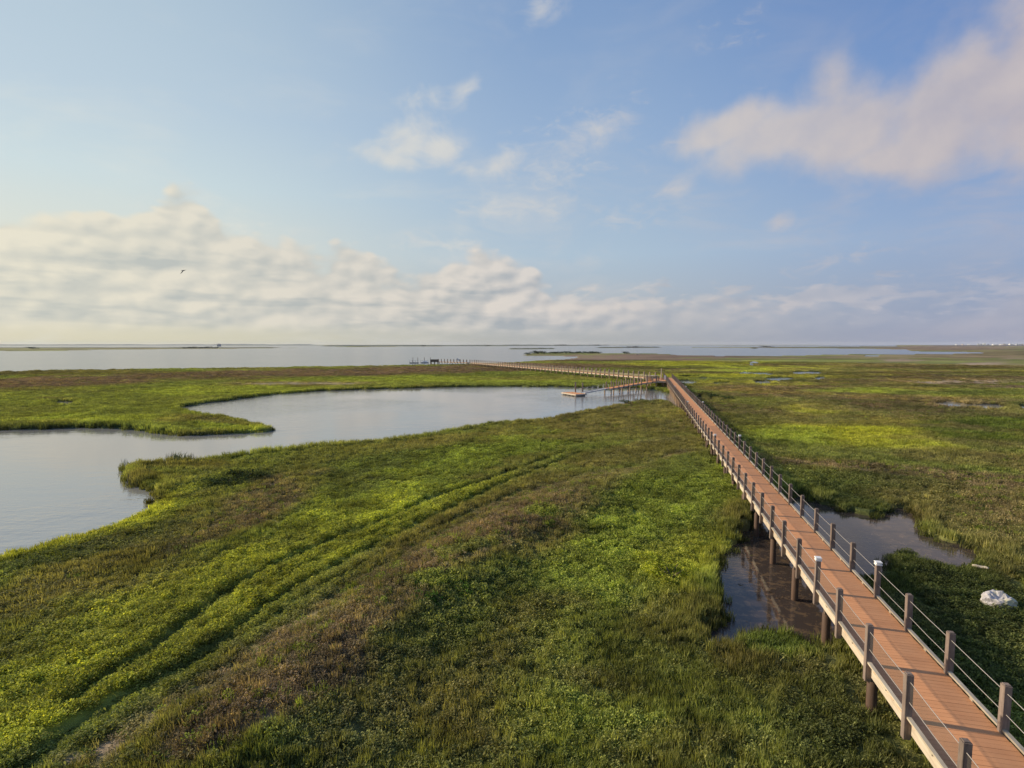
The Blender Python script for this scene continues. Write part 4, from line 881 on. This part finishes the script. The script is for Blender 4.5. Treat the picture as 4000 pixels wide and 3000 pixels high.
bp = t.n('ShaderNodeBump'); bp.inputs['Strength'].default_value = 0.7; bp.inputs['Distance'].default_value = 0.02; t.l(g2, bp.inputs['Height']); t.l(bp.outputs[0], pr_.inputs['Normal']); t.l(pr_.outputs[0], o.inputs[0])
m_.materials.append(mbag)
tag(link('plastic_bag', m_, None, (q.x, q.y, gz0 + 0.20), (0, 0, R(-22))), 'crumpled white plastic bag lying in dark grass right of the boardwalk', 'bag')
def stick(name, p0, p1, r, mat, label, cat, flat=1.0):
    c_ = (p0 + p1) / 2; d_ = p1 - p0; n_ = 9; bm = bmesh.new(); rings_ = []
    a = Vector((0, 0, 1)); b = d_.normalized().cross(a)
    for i in range(n_):
        f = i / (n_ - 1); pc = p0 - c_ + d_ * f + Vector((0, 0, 0.25 * r * math.sin(f * 9))) + b * (0.6 * r * math.sin(f * 5 + 1)); rr = r * (0.35 + 0.65 * math.sin(math.pi * min(max(f, 0.06), 0.94)) ** 0.5)
        rings_.append([bm.verts.new(pc + b * (rr * math.cos(k * math.pi / 4)) + a * (rr * flat * math.sin(k * math.pi / 4))) for k in range(8)])
    for i in range(n_ - 1):
        for k in range(8): bm.faces.new((rings_[i][k], rings_[i][(k + 1) % 8], rings_[i + 1][(k + 1) % 8], rings_[i + 1][k]))
    bm.faces.new(rings_[0][::-1]); bm.faces.new(rings_[-1])
    m_ = bpy.data.meshes.new(name); bm.to_mesh(m_); bm.free(); m_.materials.append(mat); m_.polygons.foreach_set('use_smooth', [True] * len(m_.polygons))
    return tag(link(name, m_, None, tuple(c_)), label, cat)
stick('driftwood', full(3798, 2207, 0.40), full(3862, 2222, 0.40), 0.07, M['rail'], 'pale driftwood branch at the right tip of the dark pond', 'driftwood')
stick('driftwood', full(567, 1909, 0.06), full(604, 1904, 0.06), 0.09, M['rail'], 'white plank of driftwood at the creek edge below the grassy headland', 'driftwood', 0.5)
stick('paper_scrap', full(1080, 2752, 0.75), full(1089, 2730, 0.75), 0.05, M['white'], 'small white scrap lying in the brown grass at the bottom', 'litter', 0.4)
stick('driftwood', full(2500, 1384.2, 0.4), full(2483 , 1384.4, 0.4), 0.55, M['rail'], 'pale log lying on the brown spit near its shrubs', 'driftwood', 0.5)

# ------------------------------------------------------------------ shrubs
ml, t, o = new_mat('shrub_leaf'); oi = t.n('ShaderNodeObjectInfo'); g = t.n('ShaderNodeNewGeometry')
hv = t.n('ShaderNodeHueSaturation'); t.l(oi.outputs['Color'], hv.inputs['Color']); t.l(t.m('MULTIPLY_ADD', g.outputs['Random Per Island'], 1.0, 0.5), hv.inputs['Value'])
df = t.n('ShaderNodeBsdfDiffuse'); t.l(hv.outputs[0], df.inputs[0]); tl_ = t.n('ShaderNodeBsdfTranslucent'); t.l(hv.outputs[0], tl_.inputs[0]); mx = t.n('ShaderNodeMixShader'); mx.inputs[0].default_value = 0.35
t.l(df.outputs[0], mx.inputs[1]); t.l(tl_.outputs[0], mx.inputs[2]); t.l(mx.outputs[0], o.inputs[0])
def shrub_mb(seed, n=420):
    rs = random.Random(seed); mb = MB(); lobes = [(Vector((rs.uniform(-.6, .6), rs.uniform(-.6, .6), rs.uniform(.3, .7))), rs.uniform(.3, .5)) for _ in range(7)]
    for i in range(n):
        lc, lr = lobes[i % 7]; d = Vector((rs.gauss(0, 1), rs.gauss(0, 1), rs.gauss(0, .8))).normalized() * lr * (0.5 + 0.5 * rs.random())
        b = lc + d; b.z = max(b.z, 0.02); e = Vector((rs.gauss(0, 1), rs.gauss(0, 1), rs.gauss(0.5, .8))).normalized(); s_ = e.orthogonal().normalized(); L = rs.uniform(.08, .17)
        mb.quad(b, b + e * L * .5 + s_ * L * .35, b + e * L, b + e * L * .5 - s_ * L * .35)
    return mb
smesh = [shrub_mb(s_).mesh('foliage', ml) for s_ in (21, 22, 23)]
stm = MB()
for i in range(6):
    a = i * 1.05; stm.tube((0, 0, 0), (0.4 * math.cos(a), 0.4 * math.sin(a), 0.6), 0.035, 0.015, 5)
stem_me = stm.mesh('stem', M['dark_wood'])
def shrub(fx, fy, z, w, h, c_, label, group, i, name='shrub'):
    q = full(fx, fy, z); rt = tag(empty(name, (q.x, q.y, max(0.1, z - 0.25)), i * 1.7), label, 'shrub', group)
    f_ = link('foliage', smesh[i % 3], rt); f_.scale = (w, w, h); f_.color = c_ + (1,)
    s_ = link('stem', stem_me, rt); s_.scale = (w, w, h)
FG = 'leafy shrubs on the foreground rise'
for i, (vx, vy, w, h, lb) in enumerate(((930, 1290, 1.1, 0.7, 'wide bright green shrub on the brown rise below the wheel ruts'), (985, 1278, 0.8, 0.55, 'small green shrub just right of the wide bright shrub on the rise'),
        (990, 1222, 0.8, 0.6, 'green shrub half way up the brown rise'), (1035, 1205, 0.6, 0.5, 'small shrub topmost on the left of the brown rise'), (1172, 1135, 0.9, 0.55, 'rounded green shrub alone on the far part of the rise'),
        (1095, 1215, 0.6, 0.5, 'low shrub on the right slope of the rise'), (1450, 1235, 1.3, 0.7, 'large yellow green shrub left of the dark pond'))):
    shrub(vx * 4000 / 2212, vy * 4000 / 2212, 0.55, w, h, (0.10, 0.17, 0.03) if i < 6 else (0.19, 0.23, 0.03), lb, FG, i)
SG = 'dark shrubs along the spit'
names = ['tallest', 'low', 'broad', 'small', 'round', 'flat', 'ragged', 'thin', 'spreading', 'short', 'dense', 'narrow', 'squat', 'bushy']
for i in range(14):
    fx = 2062 + i * 21 + (i % 3) * 3; fy = 1384.5 if i == 0 else 1381.2 - (0.8 if i > 4 else 0)
    if i == 2: fx = 2101
    h = 3.6 if i == 2 else 1.9 + (i % 4) * 0.25
    shrub(fx, fy, 0.3, 5.0 + (i % 3), h, (0.035, 0.055, 0.025), '%s dark shrub on the distant spit, number %s from its left tip' % (names[i], ['one', 'two', 'three', 'four', 'five', 'six', 'seven', 'eight', 'nine', 'ten', 'eleven', 'twelve', 'thirteen', 'fourteen'][i]), SG, i)
shrub(2448, 1381.5, 0.3, 5, 2.4, (0.035, 0.055, 0.025), 'lone dark shrub standing apart on the right of the distant spit', SG, 3)
shrub(2584, 1490, 1.2, 0.95, 1.0, (0.025, 0.035, 0.015), 'dark round bush growing under the junction platform', None, 1)
for i, (fx, fy, w, h, c_, lb) in enumerate(((662, 1797, 0.35, 0.85, (0.24, 0.20, 0.12), 'narrow brown reed tuft at the creek bank, left of the wider one'), (694, 1796, 0.85, 0.75, (0.26, 0.26, 0.09), 'wide tall green reed tuft at the creek bank'), (745, 1792, 0.3, 0.7, (0.22, 0.20, 0.10), 'thin reed tuft right of the wide one on the creek bank'),
        (492, 1826, 0.3, 0.9, (0.10, 0.12, 0.05), 'reed tuft standing in the water off the headland tip'), (486, 1850, 0.22, 0.6, (0.10, 0.11, 0.05), 'sparse reeds in the water below the headland tip'), (507, 1895, 0.22, 1.2, (0.14, 0.11, 0.08), 'tall brown reed in the water left of the white plank'))):
    q = full(fx, fy, 0.0 if i > 2 else 0.3); mt = plain('reed', c_, 0.9, 0, 0.3, 8)
    g_ = proto_grass(40 + i, 60 if w > 0.5 else 26); rt = tag(empty('reed_tuft', (q.x, q.y, q.z - 0.05), i), lb, 'reeds', 'reed tufts along the creek')
    b_ = g_.build('blades', mt, rt); b_.scale = (w, w, h)
for i, (fx, fy, w, h, lb) in enumerate(((2445, 1571, 1.4, 0.7, 'dark bush on the grassy point left of the boardwalk'), (2500, 1566, 1.1, 0.6, 'second dark bush on the grassy point, nearer the boardwalk'), (2760, 1539, 2.2, 0.9, 'dark bush beside the small pool right of the boardwalk'),
        (2800, 1552, 1.8, 0.9, 'wide dark bush right of the small pool'), (2835, 1559, 1.4, 0.8, 'last dark bush in the row by the small pool'), (2690, 1470, 3.0, 0.8, 'low dark bush beyond the end of the boardwalk'), (940, 1860, 2.0, 0.6, 'dark bush in the brown patch near the headland'), (880, 1880, 1.6, 0.55, 'smaller dark bush left of the one in the brown patch'))):
    shrub(fx, fy, 0.35, w, h, (0.045, 0.065, 0.026), lb, 'bushes in the marsh', i)
ISG = 'trees on the left islet'
for i in range(10):
    fx = 722 + i * 13.5; shrub(fx, 1360.6, 0.3, 6.5 + (i % 3) * 1.5, 2.8 + (i % 4) * 0.5, (0.05, 0.065, 0.045), 'small dark %s tree on the left islet, %s of its row' % (['round', 'low', 'tall', 'broad', 'ragged'][i % 5], ['first', 'second', 'third', 'fourth', 'fifth', 'sixth', 'seventh', 'eighth', 'ninth', 'tenth'][i]), ISG, i, 'tree')
for i, (fx, fy, w, h, lb) in enumerate(((130, 1362, 14, 4, 'large dark tree clump on the nearest left shore'), (2472, 1357.8, 18, 4, 'dark trees in the middle of the small right islet'), (2948, 1360.6, 12, 2.5, 'dark mound of bushes on a tiny islet in the bay'), (3000, 1356.6, 26, 4, 'bushy dark knoll at the near edge of the far flat'), (2180, 1350.5, 60, 8, 'wooded rise on the far shore behind the boardwalk'), (2340, 1350.3, 60, 7, 'second wooded rise on the far shore, to the right'), (1655, 1352.8, 16, 6, 'tree clump on the far shore left of the pier'), (1905, 1351.8, 18, 5, 'tree clump on the far shore above the far boardwalk'))):
    shrub(fx, fy, 0.3, w, h, (0.05, 0.06, 0.05), lb, None, i, 'tree_clump')

# low far ridge lines of vegetation on the far shores: real low mounds
def mound(name, pts_, w, h, c_, label):
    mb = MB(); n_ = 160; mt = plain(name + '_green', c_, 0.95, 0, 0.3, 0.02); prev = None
    seg_ = [full(p[0], p[1], 0) for p in pts_]
    for i in range(n_):
        f = i / (n_ - 1) * (len(seg_) - 1); k_ = min(int(f), len(seg_) - 2); q = seg_[k_].lerp(seg_[k_ + 1], f - k_)
        d = Vector((seg_[k_ + 1] - seg_[k_])).normalized(); s_ = Vector((-d.y, d.x, 0))
        hh = h * (0.35 + 0.9 * float(fbm(np.array([i * 1.0]), np.array([3.3]), 7, 4, 5)[0])) * min(1, i / 6, (n_ - 1 - i) / 6 + 0.02)
        row = [q - s_ * w, q - s_ * w * .5 + Vector((0, 0, hh * .8)), q + Vector((0, 0, hh)), q + s_ * w * .5 + Vector((0, 0, hh * .7)), q + s_ * w]
        b_ = len(mb.v); mb.v += row
        if i:
            for j in range(4): mb.f.append((b_ - 5 + j, b_ - 4 + j, b_ + 1 + j, b_ + j))
    return tag(mb.build(name, mt, smooth=True), label, 'tree line')
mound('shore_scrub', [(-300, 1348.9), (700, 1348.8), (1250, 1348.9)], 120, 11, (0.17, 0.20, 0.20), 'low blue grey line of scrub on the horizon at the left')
mound('shore_scrub', [(1250, 1352.6), (1600, 1352), (2000, 1350.6), (2330, 1350.2)], 60, 7, (0.09, 0.11, 0.09), 'thin dark line of scrub on the far shore behind the pier')
mound('shore_scrub', [(-300, 1359), (300, 1359), (700, 1359.4), (1100, 1358.3)], 40, 2.6, (0.11, 0.12, 0.09), 'dark scrub line on the nearer left shore')
mound('shore_scrub', [(1992, 1363.4), (2080, 1363), (2162, 1362.6)], 12, 2.2, (0.05, 0.06, 0.04), 'flat dark sandbar scrub in the bay before the spit')
mound('shore_scrub', [(2340, 1358.8), (2450, 1358), (2572, 1357.4)], 18, 3.0, (0.05, 0.06, 0.04), 'dark scrub along the small right islet')
mound('shore_scrub', [(2950, 1357.6), (3200, 1358.4), (3500, 1357)], 40, 2.5, (0.09, 0.07, 0.05), 'brown scrub line on the far flat right of the bay')
mound('shore_scrub', [(3640, 1351.6), (3800, 1351.6), (4200, 1351.8)], 60, 5.0, (0.10, 0.08, 0.085), 'mauve scrub line in front of the distant houses')

# ------------------------------------------------------------------ distant beach houses
hw = [plain('house_wall_%d' % i, c_, 0.8, 0, 0.05) for i, c_ in enumerate(((0.78, 0.76, 0.74), (0.66, 0.62, 0.58), (0.62, 0.52, 0.46), (0.45, 0.47, 0.52)))]
hr = [plain('house_roof_%d' % i, c_, 0.7, 0, 0.05) for i, c_ in enumerate(((0.70, 0.70, 0.72), (0.22, 0.22, 0.25), (0.34, 0.28, 0.26)))]
def house_meshes(wi, ri, w, h):
    b = MB(); b.box((0, 0, 3 + h / 2), (w, w * 0.7, h)); r_ = MB(); z0 = 3 + h + 0.02; hx = w / 2 + .6; hy = w * .35 + .6
    v0 = [(-hx, -hy, z0), (hx, -hy, z0), (hx, hy, z0), (-hx, hy, z0), (-hx * .5, 0, z0 + 2.6), (hx * .5, 0, z0 + 2.6)]
    r_.v = [Vector(v) for v in v0]; r_.f = [(0, 1, 5, 4), (2, 3, 4, 5), (1, 2, 5), (3, 0, 4), (0, 3, 2, 1)]
    s_ = MB()
    for x_ in (-1, -.33, .33, 1):
        for y_ in (-1, 1): s_.box((x_ * w * .45, y_ * w * .3, 1.5), (.4, .4, 3))
    g_ = MB()
    for k_ in range(4): g_.box((-w * .36 + k_ * w * .24, -w * .35 - .03, 3 + h * .55), (w * .11, .06, h * .3))
    return b.mesh('wall', hw[wi]), r_.mesh('roof', hr[ri]), s_.mesh('stilts', M['post']), g_.mesh('window', M['float'])
ords = ['first', 'second', 'third', 'fourth', 'fifth', 'sixth', 'seventh', 'eighth', 'ninth', 'tenth', 'eleventh', 'twelfth', 'thirteenth', 'fourteenth', 'fifteenth', 'sixteenth', 'seventeenth']
Hs = [(3737, 15, 3.5, 0, 0), (3760, 11, 5, 2, 2), (3784, 15, 3.5, 0, 0), (3821, 11, 7, 3, 1), (3830, 20, 6, 1, 0), (3845, 16, 11, 0, 0), (3860, 12, 3, 2, 2), (3884, 22, 4, 0, 0), (3893, 10, 4.5, 3, 0), (3909, 18, 4.5, 1, 0), (3922, 13, 7, 2, 1), (3931, 13, 5, 0, 0), (3945, 17, 7, 0, 0), (3955, 16, 5, 1, 0), (3971, 12, 7, 3, 1), (3981, 18, 6.5, 0, 0), (3993, 12, 5, 2, 2)]
for i, (fx, w, h, wi, ri) in enumerate(Hs):
    q = full(fx, 1349.6, 0); rt = tag(empty('beach_house', (q.x, q.y, 0.2), 0.5 * math.sin(i * 2.3)), '%s house from the left in the distant row on the horizon, %s' % (ords[i], ['white walls', 'cream walls', 'tan walls', 'blue grey walls'][wi]), 'house', 'distant beach houses')
    for nm, m_ in zip(('wall', 'roof', 'stilts', 'window'), house_meshes(wi, ri, w, h)): link(nm, m_, rt)
q = full(856, 1357.6, 0); rt = tag(empty('stilt_house', (q.x, q.y, 0.2)), 'lone blocky stilt house on the left islet across the bay', 'house')
for nm, m_ in zip(('wall', 'roof', 'stilts', 'window'), house_meshes(3, 1, 8.5, 5)): link(nm, m_, rt)

# ------------------------------------------------------------------ bird in flight
Db = 88.0; bx_ = (731 - 2000) / F * Db; bz = CAMZ + (HORY - 1061) / F * Db
mbd = plain('dark_feathers', (0.07, 0.065, 0.065), 0.8, 0, 0.2)
bm = bmesh.new(); secs = [(-.36, .0, .012), (-.22, .0, .035), (-.08, .005, .058), (.06, .008, .062), (.18, .012, .045), (.25, .018, .033), (.31, .016, .030), (.35, .010, .012), (.41, .004, .004)]
rg_ = []
for (x_, z_, r_) in secs: rg_.append([bm.verts.new((x_, r_ * math.cos(k * math.pi / 5), z_ + r_ * math.sin(k * math.pi / 5))) for k in range(10)])
for i in range(len(rg_) - 1):
    for k in range(10): bm.faces.new((rg_[i][k], rg_[i][(k + 1) % 10], rg_[i + 1][(k + 1) % 10], rg_[i + 1][k]))
bm.faces.new(rg_[0][::-1]); bm.faces.new(rg_[-1])
def wing(pts_):   # (leading edge point, trailing edge point) pairs
    pr = None
    for (a, b, th) in pts_:
        a = Vector(a); b = Vector(b); m1 = a.lerp(b, .35)
        r_ = [bm.verts.new(a), bm.verts.new(m1 + Vector((0, 0, th))), bm.verts.new(b), bm.verts.new(m1 - Vector((0, 0, th)))]
        if pr:
            for k in range(4): bm.faces.new((pr[k], pr[(k + 1) % 4], r_[(k + 1) % 4], r_[k]))
        else: bm.faces.new(r_)
        pr = r_
    bm.faces.new(pr[::-1])
wing([((.14, -.03, .02), (-.08, -.03, .01), .015), ((.12, -.16, -.14), (-.08, -.15, -.12), .012), ((.03, -.28, -.33), (-.13, -.25, -.28), .008), ((-.22, -.36, -.58), (-.25, -.35, -.565), .003)])
wing([((.14, .03, .03), (-.06, .03, .02), .015), ((.20, .18, .12), (.0, .18, .10), .012), ((.24, .32, .17), (.10, .32, .155), .008), ((.40, .46, .175), (.37, .46, .17), .003)])
bmesh.ops.recalc_face_normals(bm, faces=bm.faces[:])
m_ = bpy.data.meshes.new('bird'); bm.to_mesh(m_); bm.free(); m_.materials.append(mbd)
tag(link('seabird', m_, None, (bx_, Db, bz), (0, 0, 0)), 'dark slender seabird gliding over the bay with wings bent', 'bird')

# ------------------------------------------------------------------ air
mh = bpy.data.materials.new('haze'); mh.use_nodes = True; mh.node_tree.nodes.clear(); t = NT(mh.node_tree); o = t.n('ShaderNodeOutputMaterial')
pv = t.n('ShaderNodeVolumePrincipled'); pv.inputs['Color'].default_value = (0.86, 0.92, 1.0, 1); pv.inputs['Density'].default_value = 0.000045; t.l(pv.outputs[0], o.inputs['Volume'])
mb = MB(); mb.box((0, 0, 14), (14800, 14800, 31)); tag(mb.build('haze', mh), kind='stuff')
